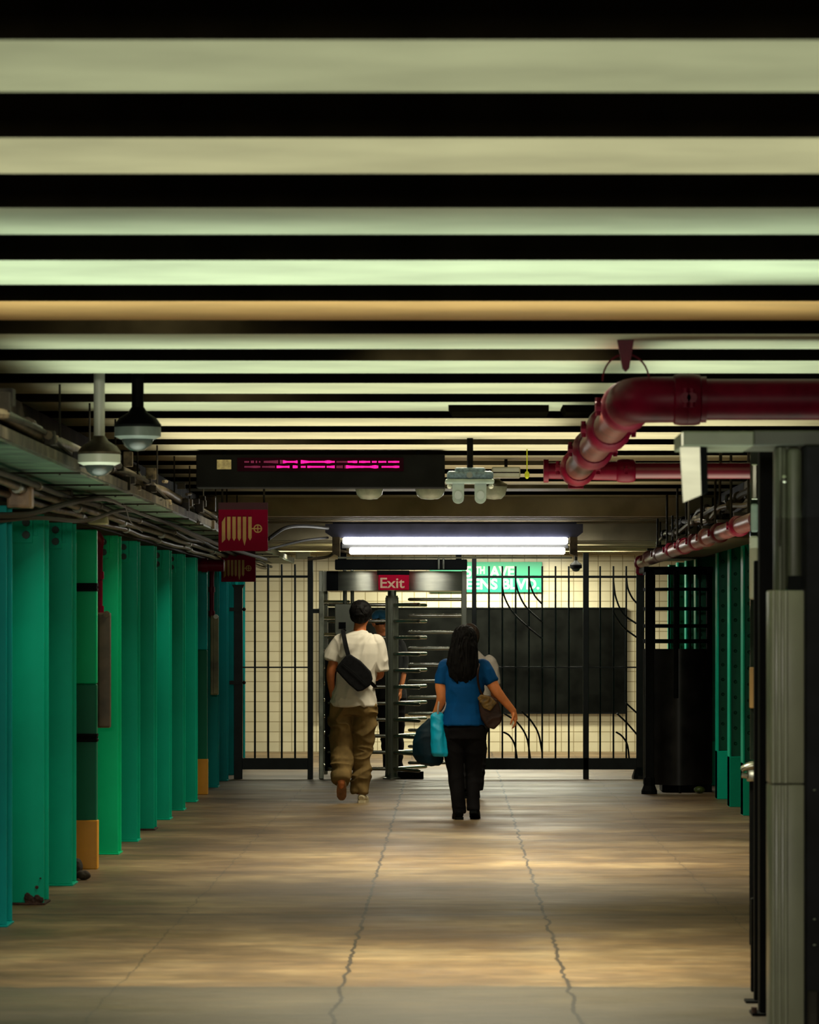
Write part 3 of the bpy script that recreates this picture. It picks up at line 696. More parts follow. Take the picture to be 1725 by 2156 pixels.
# header: drum-fronted stainless band
pl = []
xa, xb = PX(688, y), PX(976, y)
for k in range(25):
    t = k/24; pl.append((xa+(xb-xa)*t, y-.04-.15*abs(math.sin(2*PI*t))**.8))
pl += [(xb, y+1.3), (xa, y+1.3)]
b = B(); plan_prism(b, pl, PZ(1244, y), PZ(1203, y)); O('header', b, steel, e, True)
b = B(); box(b, PX(673, y), PX(678, y), y-.07, y-.05, PZ(1245, y), PZ(1203, y)); box(b, PX(681, y), PX(688, y), y-.07, y-.05, PZ(1245, y), PZ(1203, y)); L(O('corner_strip', b, white_m, e), 'bright pale strip')
b = B(); box(b, PX(688, y-.2), PX(712, y-.2), y-.16, y-.06, PZ(1244, y), PZ(1203, y)); O('header_end', b, blackm, e)
b = B(); tube(b, [PT(825.5, 1240, y), PT(825.5, 1258, y)], .045, 14); O('bearing', b, steel_d, e, True); b = B()
lathe(b, (PX(825.5, y), y, 0), [(.095, 0), (.095, .012), (.075, .02), (.062, .06)], 18); O('floor_bearing', b, steel_d, e, True)
b = B(); lathe(b, (PX(825.5, y), y, .02), [(.062, 0), (.062, PZ(1254, y)-.02)], 20)
for k in range(8):
    a = 2*PI*k/8+.2; c = Vector((PX(825.5, y)+.058*math.cos(a), y+.058*math.sin(a), 0)); tube(b, [c+Vector((0, 0, .03)), c+Vector((0, 0, PZ(1258, y)))], .012, 6)
O('rotor_column', b, greyp, e, True)
lv = [1273.5+34.5*k for k in range(11)]
for py in lv:
    for ang in (64, -58, 183):
        a = math.radians(ang); d = Vector((math.cos(a), -math.sin(a), 0)); c = Vector((PX(825.5, y), y, PZ(py, y)))
        b = B(); tube(b, [c+d*.05, c+d*.64, c+d*.66, c+d*.67], [.019, .019, .016, .008], 10); O('rotor_arm', b, steel_b, e, True)
for k in range(11):
    py = 1262+34.4*k
    b = B(); tube(b, [PT(974, py, y+.12), PT(863, py, y+.12), PT(859, py, y+.12)], [.017, .017, .009], 10); O('barrier_bar', b, steel_b, e, True)
    b = B(); tube(b, [PT(681, py+5, y+.6), PT(735, py+5, y+.85)], .017, 8); O('barrier_bar', b, steel_b, e, True)
b = B(); bbox(b, PX(684, y), PX(713, y), y+.05, y+.08, 0.08, PZ(1385, y), .004); O('side_screen', b, blackm, e)
b = B(); bbox(b, PX(706, y), PX(746, y), y-.10, y+.05, PZ(1336, y), PZ(1272, y), .008); rd = O('card_reader', b, greyp, e)
b = B(); box(b, PX(714, y), PX(729, y), y-.11, y-.098, PZ(1324, y), PZ(1310, y)); O('reader_slot', b, black, rd)
for a, c_ in ((722, 731), (738, 746)):
    b = B(); tube(b, [PT((a+c_)/2, 1200, y-.08), PT((a+c_)/2, 1273, y-.02)], (c_-a)/2*y/F, 12); O('support_tube', b, steel_d, e, True)
b = B(); box(b, PX(838, y), PX(892, y), y-.02, y+.10, .0, .075); O('floor_plate', b, black, e)
# dark header beam over it
b = B(); bbox(b, PX(706, 37.4), PX(984, 37.4), 37.3, 37.5, PZ(1200, 37.4), PZ(1178, 37.4), .01)
o = O('header_beam', b, blackm); T(o, 'black horizontal beam above the stainless turnstile header', 'beam')
for px in (924, 934):
    b = B(); tube(b, [PT(px, 1198, 37.28), PT(px, 1176, 37.28)], .012, 8); O('strap', b, steel_d, o)
b = B(); box(b, PX(712, 37.4), PX(730, 37.4), 37.32, 37.48, PZ(1180, 37.4), Z2+.045); box(b, PX(960, 37.4), PX(972, 37.4), 37.32, 37.48, PZ(1180, 37.4), Z2+.045); O('hanger', b, blackm, o)
# exit sign
y = 37.36
e = E('exit_sign', (PX(829, y), y, PZ(1243, y)), 'small red sign reading Exit in pale letters on the turnstile header', 'sign')
b = B(); bbox(b, PX(797, y), PX(861.5, y), y, y+.03, PZ(1242.5, y), PZ(1210.5, y), .003); O('panel', b, exitred, e)
b = B(); box(b, PX(794, y), PX(862, y), y+.005, y+.05, PZ(1210.5, y), PZ(1201, y)); O('bracket', b, blackm, e)
text('lettering', 'Exit', exitlet, e, PX(801, y), PX(852, y), PZ(1226.5, y), 22*y/F, y, bold=.015)

# ------------------------------------------------------------------ black cage gate at the right
e = E('cage_turnstile', (2.15, 35.2, 0), 'black cage turnstile with a tall curved sheet guard before the right columns', 'turnstile')
y = 34.25
b = B(); bbox(b, PX(1359, y), PX(1377, y), y-.04, y+.04, 0, PZ(1204, y), .006); lathe(b, (PX(1367.5, y), y, 0), [(.075, 0), (.075, .03), (.055, .08), (.05, .15), (.045, .16)], 14); O('corner_post', b, black, e)
arc = [(PX(1360, y)+.66*t, y+.12+.34*(1-math.sin(PI*t)**.9)) for t in [k/20 for k in range(21)]]
def arcplate(z0, z1, th=.012):
    b = B(); n = len(arc)
    pl = arc+[(x, yy+th) for x, yy in arc[::-1]]
    return plan_prism(b, pl, z0, z1)
y = 34.6
O('curved_guard', arcplate(.075, PZ(1366, y)), M('guard_sheet', (.016, .015, .015), .35, var=.4, scale=5, spec=0.2), e, True)
for py, t in ((1205, .05), (1241, .03), (1282, .034), (1318, .036), (1350, .04)):
    O('cage_hoop', arcplate(PZ(py, y)-t/2, PZ(py, y)+t/2, .02), black, e, True)
for k in (3, 7, 9, 13, 16, 19):
    x, yy = arc[k]; b = B(); r = .009 if k not in (9, 19) else .03; tube(b, [(x, yy+.02, .9), (x, yy+.02, PZ(1203, y))], r, 8); O('upright', b, black, e, True)
b = B(); bbox(b, arc[0][0], arc[-1][0], y, y+.9, PZ(1205, y), PZ(1193, y), .01); O('roof_plate', b, blackm, e)
b = B(); bbox(b, PX(1395, y), PX(1500, y), y+.02, y+.5, 0, .075, .01); O('base', b, blackm, e)
for k, pt in enumerate(arc[0::10]):
    b = B(); tube(b, [(pt[0]+(.02 if k == 0 else -.02 if k == 2 else 0), pt[1]+.02, 0), (pt[0]+(.02 if k == 0 else -.02 if k == 2 else 0), pt[1]+.02, .1)], .012, 8); O('foot', b, black, e)
b = B(); blob(b, (PX(1474, 34.3), 34.35, .035), (.055, .06, .034), 14); o = O('crumpled_bag', b, M('lime_wrapper', (.05, .08, .015), .4, var=.5, scale=30, bump=.5)); T(o, 'small crumpled green litter on the floor under the curved guard', 'litter')

# ------------------------------------------------------------------ red sprinkler pipes, upper right
def coupling(c, d, r, m, par, w_=.06):
    c = Vector(c); d = Vector(d).normalized(); b = B()
    tube(b, [c-d*w_, c-d*w_*.8, c-d*w_*.3, c+d*w_*.3, c+d*w_*.8, c+d*w_], [r*1.02, r*1.22, r*1.28, r*1.28, r*1.22, r*1.02], 18)
    u = d.orthogonal().normalized(); u = Vector((0, 0, 1)) if abs(d.z) < .5 else u
    s = d.cross(u).normalized()
    for sg in (-1, 1):
        tube(b, [c+s*sg*r*1.15-u*r*.0, c+s*sg*r*1.55], r*.26, 8); tube(b, [c+s*sg*r*1.4-u*r*.45, c+s*sg*r*1.4+u*r*.45], r*.14, 6)
    return O('coupling', b, m, par, True)
xp, zp = .775, H+.985; R_ = .088
e = E('sprinkler_main', (xp, 16, zp-.1), 'big dark red pipe coming from the right and turning away along ceiling', 'pipe')
y0 = 15.6; ym = y0+.15
b = B(); tube(b, [(3.9, y0, zp), (xp+.30, y0, zp)], R_, 24); O('cross_pipe', b, red, e, True)
b = B(); tube(b, [(xp+.32, y0, zp), (xp+.12, y0+.01, zp), (xp+.03, y0+.05, zp), (xp, y0+.15, zp), (xp, y0+.35, zp)], R_*1.12, 22, True); O('elbow', b, red, e, True)
b = B(); tube(b, [(xp, y0+.3, zp), (xp, 22.6, zp)], R_*.93, 22); L(O('long_pipe', b, copper, e, True), 'shiny red-brown length')
for yy, q in ((16.1, .16), (17.9, .2), (19.9, .24), (22.2, .2)): coupling((xp, yy, zp), (0, 1, 0), R_*1.0, red, e, q)
coupling((PX(1440, y0), y0, zp), (1, 0, 0), R_, red, e, .05); coupling((xp+.25, y0, zp), (1, 0, 0), R_, red, e, .05)
# hanger ring
b = B(); hr = []
for k in range(17):
    a = PI*k/16; hr.append((PX(1318, y0)+.10*math.cos(a), y0, zp+.08+.115*math.sin(a)))
tube(b, hr, .004, 6); prism(b, [(PX(1300, y0), ZB-.001), (PX(1335, y0), ZB-.001), (PX(1325, y0), PZ(776, y0)), (PX(1318, y0), PZ(783, y0)), (PX(1311, y0), PZ(776, y0))], y0-.02, y0+.02); O('pipe_hanger', b, red, e)
# tail fittings
b = B(); yy = 22.6
tube(b, [(xp-.17, yy, zp-.0), (xp+.30, yy, zp-.0)], [.05, .062], 16); tube(b, [(xp-.20, yy, zp), (xp-.17, yy, zp)], .075, 10)
tube(b, [(xp, yy-.06, zp), (xp, yy+.07, zp)], [.10, .09], 18)
tube(b, [(xp, yy, zp-.05), (xp, yy, zp-.11)], .05, 12)
O('tee_fitting', b, red, e, True)
b = B(); tube(b, [(xp+.25, yy, zp), (2.45, yy, zp)], .050, 20); L(O('branch_pipe', b, M('crimson_paint', (.13, .0, .014), .4, var=.15, scale=5), e, True), 'brighter crimson branch pipe')
coupling((xp+.31, yy, zp), (1, 0, 0), .058, red, e, .06)
b = B(); tube(b, [(xp+.9, yy, zp), (xp+.9, yy, ZB-.002)], .01, 8); tube(b, [(xp, 19.4, zp), (xp, 19.4, ZB-.002)], .01, 8); O('pipe_hanger', b, grime, e)

xp2, zp2 = 1.95, H+.70
e = E('sprinkler_pipe', (xp2, 24, zp2-.1), 'long red-brown pipe receding along right side under hanging clutter', 'pipe')
b = B(); tube(b, [(xp2, 23.2, zp2), (xp2, 37.2, zp2-.02)], .056, 18); O('long_pipe', b, copper, e, True)
for yy in (24.6, 26.4, 27.7, 28.9, 30.4, 32.0, 33.9, 35.8): coupling((xp2, yy, zp2), (0, 1, 0), .058, copper if int(yy) % 2 else red, e, .14)
b = B(); tube(b, [(xp2, 37.2, zp2-.02), (xp2, 37.25, zp2-.12)], .06, 14); blob(b, (xp2, 37.2, zp2-.02), (.08, .08, .08), 12); O('end_elbow', b, red, e, True)
for k in range(8):
    yy = 24.2+k*1.524; b = B(); zt = ZB if yy < 34.2 else (Z1 if yy < 36.4 else Z2)
    tube(b, [(xp2+.03, yy, zp2+.05), (xp2+.03, yy, zt-.002)], .010, 6); box(b, xp2-.07, xp2+.10, yy-.03, yy+.03, zp2+.055, zp2+.075); O('pipe_hanger', b, grime, e)
# clutter of conduits above that pipe
for n in range(5):
    x = 2.02+.085*n; z = H+.88+.04*(n % 3)+.03*n; b = B()
    tube(b, [(x+.02*math.sin(yy*1.1+n), yy, z+.025*math.sin(yy*1.7+n*2)) for yy in [23+k*1.0 for k in range(14)]], .018+.006*(n % 2), 8, True)
    o = O('conduit', b, grime if n % 2 else conduit, smooth=True)
    T(o, '%s grimy conduit from the left in the bundle above the long right-hand pipe' % ordn[n], 'conduit', 'conduits above the right pipe')
    for k in range(6):
        yy = 24+k*2.1+n*.3; b = B(); c = Vector((x+.02*math.sin(yy*1.1+n), yy, z+.025*math.sin(yy*1.7+n*2))); blob(b, c, (.04, .06, .045), 8); O('clamp', b, grime, o)
b = B(); bbox(b, 2.05, 2.4, 27.5, 36.4, 2.235, 2.29, .01); o = O('cable_tray', b, M('tan_tray', (.10, .08, .035), .6, var=.4, scale=5, bump=.2)); T(o, 'tan cable tray beside the tops of right green columns', 'cable tray')
for k in range(5):
    b = B(); tube(b, [(2.07, 28+2*k, 2.27), (2.07, 28+2*k, ZB-.002 if 28+2*k < 34 else Z1-.002)], .01, 6); O('hanger', b, grime, o)

# ------------------------------------------------------------------ foreground gate equipment at the right edge
y = 13.0
e = E('entrance_gate', (PX(1658, y), y, 0), 'tall grey-green ribbed metal post with box header at the right edge', 'gate frame')
def ribbed(x0, x1, y, z0, z1, nr=3):
    b = B(); bbox(b, x0, x1, y, y+.16, z0, z1, .006)
    for k in range(nr):
        cx = x0+.012+k*.022; tube(b, [(cx, y, z0+.002), (cx, y, z1-.002)], .009, 10)
    return b
O('lower_casing', ribbed(PX(1622, y), PX(1694, y), y, 0, PZ(1652, y)), postp, e, True)
O('middle_casing', ribbed(PX(1622, y), PX(1694, y), y+.002, PZ(1650, y), PZ(1243, y)), postp, e, True)
b = ribbed(PX(1638, y), PX(1658, y), y+.03, PZ(1243, y), PZ(940, y), 1); bbox(b, PX(1658, y), PX(1691, y), y+.02, y+.12, PZ(1243, y), PZ(940, y), .02, 3); O('upper_post', b, M('olive_grey_paint', (.075, .08, .05), .45, var=.2, scale=4), e, True)
b = B(); bbox(b, PX(1660, y), PX(1690, y), y+.008, y+.02, PZ(1246, y), PZ(1212, y), .004); O('joint_cover', b, black, e)
b = B(); bbox(b, PX(1436, y), PX(1588, y), y, y+.45, PZ(939, y), PZ(908, y), .006); L(O('header', b, greyp, e), 'grey-green header arm')
b = B(); bbox(b, PX(1587, y), 2.6, y+.01, y+.45, PZ(938, y), PZ(906, y), .006); O('header', b, M('dark_olive_paint', (.04, .042, .028), .5), e)
b = B(); prism(b, [(PX(1434, y), PZ(940, y)), (PX(1476, y), PZ(940, y)), (PX(1479, y), PZ(1041, y)), (PX(1441, y), PZ(1057, y))], y+.05, y+.07); L(O('hanging_plate', b, steel, e), 'shiny steel plate hanging from the header')
b = B(); prism(b, [(PX(1474, y), PZ(940, y)), (PX(1492, y), PZ(940, y)), (PX(1494, y), PZ(1035, y)), (PX(1478, y), PZ(1041, y))], y+.06, y+.30); O('plate_return', b, blackm, e)
b = B(); bbox(b, PX(1434, y), PX(1440, y), y-.006, y+.006, PZ(939, y), PZ(910, y), .002); O('header_cap', b, steel_b, e)
b = B(); blob(b, PT(1652, 1008, y+.02), (.012, .012, .016), 10); tube(b, [PT(1645, 1012, y+.02), PT(1641, 1150, y+.02)], .005, 8); O('indicator', b, steel_b, e)

y = 14.6
e = E('gate_post', (PX(1618, y), y, 0), 'tall square black post left of the grey-green ribbed post', 'post')
b = B(); bbox(b, PX(1600, y), PX(1642, y), y, y+.09, 0.012, PZ(936, y), .006); O('shaft', b, black, e)
b = B(); bbox(b, PX(1583, y), PX(1655, y), y-.03, y+.12, 0, .012, .004); O('base_plate', b, black, e)
for px in (1588, 1650):
    b = B(); tube(b, [(PX(px, y), y-.01, .012), (PX(px, y), y-.01, .035)], .012, 6); O('bolt', b, rust, e)
y = 15.1
e = E('gate_post', (PX(1594, y), y, 0), 'slimmer black post just behind and left of the square black post', 'post')
b = B(); bbox(b, PX(1589, y), PX(1602, y), y, y+.05, .01, PZ(1180, y), .006); O('shaft', b, black, e)
b = B(); bbox(b, PX(1570, y), PX(1608, y), y-.03, y+.08, 0, .01, .003); O('base_plate', b, black, e)
y = 15.55
b = B(); bbox(b, PX(1582, y), PX(1592, y), y, y+.04, 0.0, .40, .005); o = O('short_post', b, black); T(o, 'short stubby black post at foot of the black gate posts', 'post')
y = 17.85
b = B(); bbox(b, PX(1579, y), PX(1588, y), y, y+.03, .0, PZ(1640, y), .004); bbox(b, PX(1588, y), PX(1600, y), y+.005, y+.03, .0, PZ(1640, y), .004); gt = E('side_gate', (PX(1590, y), y, 0), 'narrow black gate seen edge-on with a chrome elbow, left of the black posts', 'gate'); o = O('gate_leaf', b, black, gt)
b = B(); bbox(b, PX(1582, y), PX(1604, y), y+.05, y+.07, PZ(1600, y), PZ(940, y), .004); o = O('glass_panel', b, M('dark_glass', (.02, .03, .022), .08, 0, var=.3), gt)
gp = o
for z0_, z1_, m_ in ((1052, 975, steel_b), (1262, 1128, white_m), (1120, 1060, mintgl)):
    b = B(); bbox(b, PX(1583 if z0_ != 1262 else 1580, y), PX(1598, y), y+.03, y+.055, PZ(z0_, y), PZ(z1_, y), .01, 3); L(O('glass_reflection', b, m_, gp), 'pale reflection on the dark glass')  # reflections in the glass, built as pale raised strips
b = B(); bbox(b, PX(1580, y), PX(1600, y), y-.02, y+.05, PZ(1491, y), PZ(1405, y), .004); o = O('card_box', b, M('beige_box', (.40, .24, .08), .5)); T(o, 'small beige box with a red right edge on the dark gate panel', 'box')
b = B(); bbox(b, PX(1596, y), PX(1602, y), y-.024, y+.04, PZ(1488, y), PZ(1407, y), .002); L(O('side_strip', b, M('red_strip', (.4, .005, .01), .5), o), 'red edge strip')
y = 17.82
b = B(); tube(b, [PT(1562, 1622, y), PT(1570, 1616, y), PT(1585, 1612, y), PT(1612, 1611, y)], [.012, .018, .022, .022], 14, True); bbox(b, PX(1574, y), PX(1612, y), y, y+.05, PZ(1646, y), PZ(1618, y), .008)
tube(b, [PT(1562, 1632, y), PT(1574, 1634, y)], .014, 10)
o = O('handrail', b, steel_b, gt, True); L(o, 'chrome elbow')
y = 12.6
e = E('black_booth', (2.0, y, 0), 'black painted panel filling the right edge of the photo', 'booth')
b = B(); bbox(b, PX(1696, 12.95), 2.6, 12.95, 13.6, 0, PZ(938, 12.95), .008); O('body', b, M('booth_black', (.004, .004, .0055), .6, var=.8, scale=9, spec=0.15), e)
b = B()
for py in (1664, 1936, 1990): blob(b, PT(1716, py, 12.95), (.006, .003, .004), 8)
O('screw', b, steel_d, e)
b = B(); bbox(b, PX(1700, 12.94), PX(1725, 12.94), 12.93, 12.95, 0.02, PZ(2085, 12.94), .01); O('panel_reflection', b, grime, e)  # faint reflection low on the black panel, built as a strip

# ------------------------------------------------------------------ people
def fold(amp, sx, sz, seed=0):
    def f(p, n):
        q = Vector((p.x*sx+seed, p.y*sx, p.z*sz)); w_ = Vector((noise.noise(q*.7), 0, noise.noise(q*.7+Vector((5, 5, 5)))))
        return amp*(1-2*abs(noise.noise(q+w_*1.2)))*.7
    return f
def xf(loc):
    L0 = Vector(loc)
    return lambda *p: L0+Vector(p)
def hand(bm, wr, d, nrm, side, curl=.5, s=1.0):
    """palm and five fingers; d towards the fingertips, nrm out of the back of the hand, side towards the thumb"""
    d = Vector(d).normalized(); nrm = Vector(nrm).normalized(); nrm = (nrm-d*nrm.dot(d)).normalized(); sd = d.cross(nrm).normalized()*side
    wr = Vector(wr); k0 = wr+d*.085*s
    tube(bm, [wr, wr+d*.03*s, wr+d*.085*s], [.024*s, .027*s, .022*s], 10); 
    for k in range(3): tube(bm, [wr+sd*(k-1)*.012*s, wr+d*.085*s+sd*(k-1)*.022*s], [.014*s, .0125*s], 8)
    for k, ln in enumerate((.070, .078, .072, .056)):
        b0 = k0+sd*(.030-.020*k)*s; a = 0; p = b0; pts = [b0-d*.015*s, b0]
        for sgm in (.45, .32, .25):
            a += curl*(.75 if sgm == .45 else .9); dd = d*math.cos(a)-nrm*math.sin(a); p = p+dd*ln*sgm*s; pts.append(p)
        tube(bm, pts, [.0095*s, .0095*s, .009*s, .008*s, .0065*s], 8); blob(bm, pts[-1], (.0065*s,)*3, 8)
    t0 = wr+d*.022*s+sd*.020*s; pts = [t0, t0+(d*.5+sd*.75-nrm*.2)*.034*s, t0+(d*.85+sd*.85-nrm*.45)*.055*s, t0+(d*1.2+sd*.75-nrm*.7)*.065*s]
    tube(bm, pts, [.013*s, .011*s, .010*s, .008*s], 8); blob(bm, pts[-1], (.008*s,)*3, 8)
def head(bm, c, yaw, s=1.0, tilt=0):
    Rm = Matrix.Rotation(yaw, 4, 'Z') @ Matrix.Rotation(tilt, 4, 'X'); c = Vector(c)
    def q(x, y, z): return c+(Rm @ Vector((x, y, z)))*s
    def el(p, r): blob(bm, q(*p), (r[0]*s, r[1]*s, r[2]*s), 18, Rm)
    el((0, -.010, .025), (.075, .094, .092)); el((0, .020, -.030), (.062, .070, .080)); el((0, .042, -.080), (.040, .038, .034))
    el((0, .088, -.030), (.013, .020, .014)); tube(bm, [q(0, .082, .015), q(0, .104, -.030)], [.008*s, .013*s], 8)
    el((0, .084, -.064), (.022, .010, .006)); el((0, .081, -.076), (.019, .011, .007)); el((0, .078, .030), (.052, .016, .010))
    for sx in (-1, 1): el((sx*.077, -.008, -.008), (.011, .022, .032)); el((sx*.030, .070, .008), (.014, .012, .010)); el((sx*.040, .055, -.030), (.022, .022, .020))
    return q
def shoe(bm, heel, d, up, ln=.27, wd=.048):
    heel = Vector(heel); d = Vector(d).normalized(); up = Vector(up).normalized()
    m = [(0, .7, .045), (.12, .95, .055), (.3, .95, .05), (.6, 1.0, .035), (.85, .95, .028), (1.0, .55, .02)]
    tube(bm, [heel+d*ln*t+up*hh*.9 for t, w2, hh in m], [wd*w2*(.8 if t < .2 else .92) for t, w2, hh in m], 12, True)

def person(name, loc, label, J, mats, cloth, hd, hairf, extra=None):
    """J: joints in the figure's own frame (x right, y away from camera, z up)"""
    t = xf(loc); b = B()
    head(b, t(*J['head']), hd[0], hd[1], hd[2] if len(hd) > 2 else 0)
    tube(b, [t(*J['neck']), t(*J['head'])-Vector((0, .0, .04))], [.060, .052], 14)
    rings(b, [(t(*r[:3]).x, t(*r[:3]).y, t(*r[:3]).z, r[3], r[4]) for r in J['torso']])
    for s, arm in ((-1, 'armL'), (1, 'armR')):
        A = J[arm]; pts = [t(*p) for p in A]; limb(b, pts, J.get('ar', [.052, .045, .038, .024]) if len(pts) == 4 else [.052, .04, .024])
        hd_ = J.get(arm+'_h', ((0, 0, -1), (s, 0, 0), .5)); hand(b, pts[-1], hd_[0], hd_[1], hd_[3] if len(hd_) > 3 else s, hd_[2], .95)
    for leg in ('legL', 'legR'):
        pts = [t(*p) for p in J[leg]]; limb(b, pts, [.085, .055, .045, .034][:len(pts)] if len(pts) == 4 else [.085, .052, .034])
    for leg in ('legL', 'legR'):
        pts = [t(*p) for p in J[leg]]; blob(b, pts[-1]+Vector((0, .03, -.03)), (.03, .05, .03), 8)
    body = O(name, fuse(b, .006, 2), mats['skin'], base=t(0, 0, 0), smooth=True)
    T(body, label, 'person')
    b = B(); rings(b, [(t(*r[:3]).x, t(*r[:3]).y, t(*r[:3]).z, r[3], r[4]) for r in cloth['shirt']])
    for arm, n_, rr in cloth['sleeves']:
        pts = [t(*p) for p in arm]; tube(b, pts, rr, 16, True); blob(b, pts[0], (rr[0],)*3, 12)
    O('shirt', fuse(b, .006, 4, fold(cloth.get('sf', .012), 7, 5, 3)), mats['shirt'], body, True)
    b = B(); rings(b, [(t(*r[:3]).x, t(*r[:3]).y, t(*r[:3]).z, r[3], r[4]) for r in cloth['hips']])
    for leg, rr in cloth['legs']:
        pts = [t(*p) for p in leg]; tube(b, pts, rr, 18, True)
    O('trousers', fuse(b, .006, 3, fold(cloth.get('tf', .016), 6, 8, 9)), mats['trousers'], body, True)
    for i, (hl, d, up, ms) in enumerate(cloth['shoes']):
        b = B(); shoe(b, t(*hl), d, up, cloth.get('fl', .26)); sb2 = fuse(b, .006, 2); U = Vector(up).normalized()
        for v in sb2.verts:
            q = (v.co-t(*hl)).dot(U)
            if q < .004: v.co += U*(.004-q)
        sh = O('shoe', sb2, ms[0], body, True)
        b = B(); D = Vector(d).normalized(); U = Vector(up).normalized(); W = D.cross(U); prof = [(0, .026), (.1, .036), (.3, .034), (.6, .044), (.85, .042), (.97, .024), (1.0, .01)]
        h0 = t(*hl); a_ = [h0+D*cloth.get('fl', .26)*q-W*w_ for q, w_ in prof]+[h0+D*cloth.get('fl', .26)*q+W*w_ for q, w_ in prof[::-1]]
        lo = [b.verts.new(p-U*.002) for p in a_]; hi = [b.verts.new(p+U*.022) for p in a_]; n_ = len(a_)
        b.faces.new(lo); b.faces.new(hi[::-1])
        for k in range(n_): b.faces.new((lo[k], lo[(k+1) % n_], hi[(k+1) % n_], hi[k]))
        O('sole', b, ms[1], sh)
    b = B(); hairf(b, t); hd2 = cloth.get('hf', (.006, 40, 6)); O('hair', fuse(b, .006, 2, fold(*hd2)), mats['hair'], body, True)
    return body, t

# --- man in white t-shirt walking away
ym = 32.53; loc = (PX(740, ym), ym, 0)
def hair_man(b, t):
    c = (.083, .0, 1.70); blob(b, t(c[0], -.015, c[2]+.012), (.098, .108, .098), 20); blob(b, t(c[0]-.005, -.040, c[2]-.035), (.085, .066, .062), 16)
J = dict(head=(.083, .02, 1.675), neck=(.072, .0, 1.50),
    torso=[(.02, 0, .86, .14, .09), (.02, 0, .98, .155, .10), (.04, 0, 1.15, .135, .095), (.06, 0, 1.33, .165, .105), (.065, 0, 1.42, .175, .095), (.07, 0, 1.49, .11, .075), (.072, 0, 1.535, .055, .055)],
    armL=[(-.095, 0, 1.425), (-.165, -.02, 1.24), (-.185, -.01, 1.12), (-.165, .06, .93)], armL_h=((.25, .25, -.9), (-1, 0, 0), .4, -1),
    armR=[(.225, 0, 1.425), (.25, .0, 1.22), (.25, .10, 1.14), (.19, .32, 1.12)], armR_h=((-.2, 1, .05), (0, 0, 1), .5, -1),
    legL=[(-.065, 0, .90), (-.06, .05, .50), (-.085, -.13, .26), (-.085, -.20, .19)], legR=[(.105, 0, .90), (.105, .07, .48), (.09, .04, .2), (.09, .03, .09)])
C = dict(shirt=[(.018, 0, .868, .203, .148), (.02, 0, .93, .192, .142), (.03, 0, 1.05, .172, .12), (.05, 0, 1.2, .178, .122), (.062, 0, 1.33, .195, .125), (.066, -.002, 1.42, .198, .112), (.07, -.002, 1.475, .145, .092), (.074, 0, 1.515, .078, .070), (.076, 0, 1.53, .066, .062)],
    sleeves=[([(-.085, 0, 1.425), (-.14, -.005, 1.36), (-.175, -.01, 1.27)], 3, [.075, .073, .078]), ([(.215, 0, 1.42), (.242, .0, 1.32), (.250, .01, 1.185)], 3, [.075, .070, .074])],
    hips=[(.02, 0, .78, .17, .11), (.02, 0, .84, .19, .118), (.02, 0, .92, .160, .092)],
    legs=[([(-.075, 0, .88), (-.09, .02, .70), (-.08, .04, .48), (-.085, -.10, .29), (-.083, -.17, .20)], [.108, .104, .088, .078, .07]),
          ([(.108, 0, .88), (.115, .02, .70), (.095, .055, .46), (.085, .03, .22), (.078, .02, .085)], [.108, .100, .084, .076, .074])],
    shoes=[((-.083, -.265, .245), (0, .42, -.80), (0, -.0, 0), (sneaker, sole)), ((.09, -.055, .0), (.1, 1, 0), (0, 0, 1), (sneaker, sneaker))], tf=.034, sf=.022, hf=(.010, 26, 22))
C['shoes'][0] = ((-.083, -.235, .25), (0, .50, -.86), (0, .86, .50), (sneaker, sole))
man, t = person('person', loc, 'person in white t-shirt and khaki trousers walking away with a black sling bag', J, dict(skin=skin, shirt=tee, trousers=khaki, hair=hair_b), C, (-.45, .97), hair_man)
# sling bag
def mp(px, py, dy): return Vector((PX(px, ym+dy), ym+dy, PZ(py, ym+dy)))
b = B(); poly = [(728, 1381), (737, 1377), (760, 1392), (781, 1414), (785, 1430), (780, 1443), (764, 1454), (753, 1456), (735, 1441), (708, 1412), (712, 1400)]
prism(b, [(PX(a, ym-.2), PZ(c_, ym-.2)) for a, c_ in poly], ym-.235, ym-.12)
sb_ = O('sling_bag', fuse(b, .006, 8), sling_m, smooth=True); T(sb_, 'black sling bag worn across the back of the white t-shirt', 'bag')
b = B()
def strap(pts, w_=.02, th=.004):
    P = catmull(pts, 6); prev = None
    for i, p in enumerate(P):
        d = (P[min(i+1, len(P)-1)]-P[max(i-1, 0)]).normalized(); sd = Vector((d.z, 0, -d.x)).normalized()*w_; nn = sd.cross(d).normalized()*th
        r_ = [b.verts.new(p+sd+nn), b.verts.new(p-sd+nn), b.verts.new(p-sd-nn), b.verts.new(p+sd-nn)]
        if prev:
            for k in range(4): b.faces.new((prev[k], prev[(k+1) % 4], r_[(k+1) % 4], r_[k]))
        else: b.faces.new(r_[::-1])
        prev = r_
    b.faces.new(prev)
strap([mp(735, 1385, -.16), mp(729, 1362, -.148), mp(724, 1338, -.115), mp(723, 1328, -.05), mp(726, 1330, .04)], .020)
strap([mp(780, 1436, -.15), mp(789, 1445, -.10), mp(790, 1447, .0)], .016)
O('strap', b, sling_m, sb_)
b = B(); tube(b, [mp(722, 1397, -.243), mp(748, 1418, -.245), mp(772, 1441, -.243)], .003, 6, True); O('zip', b, blackm, sb_)

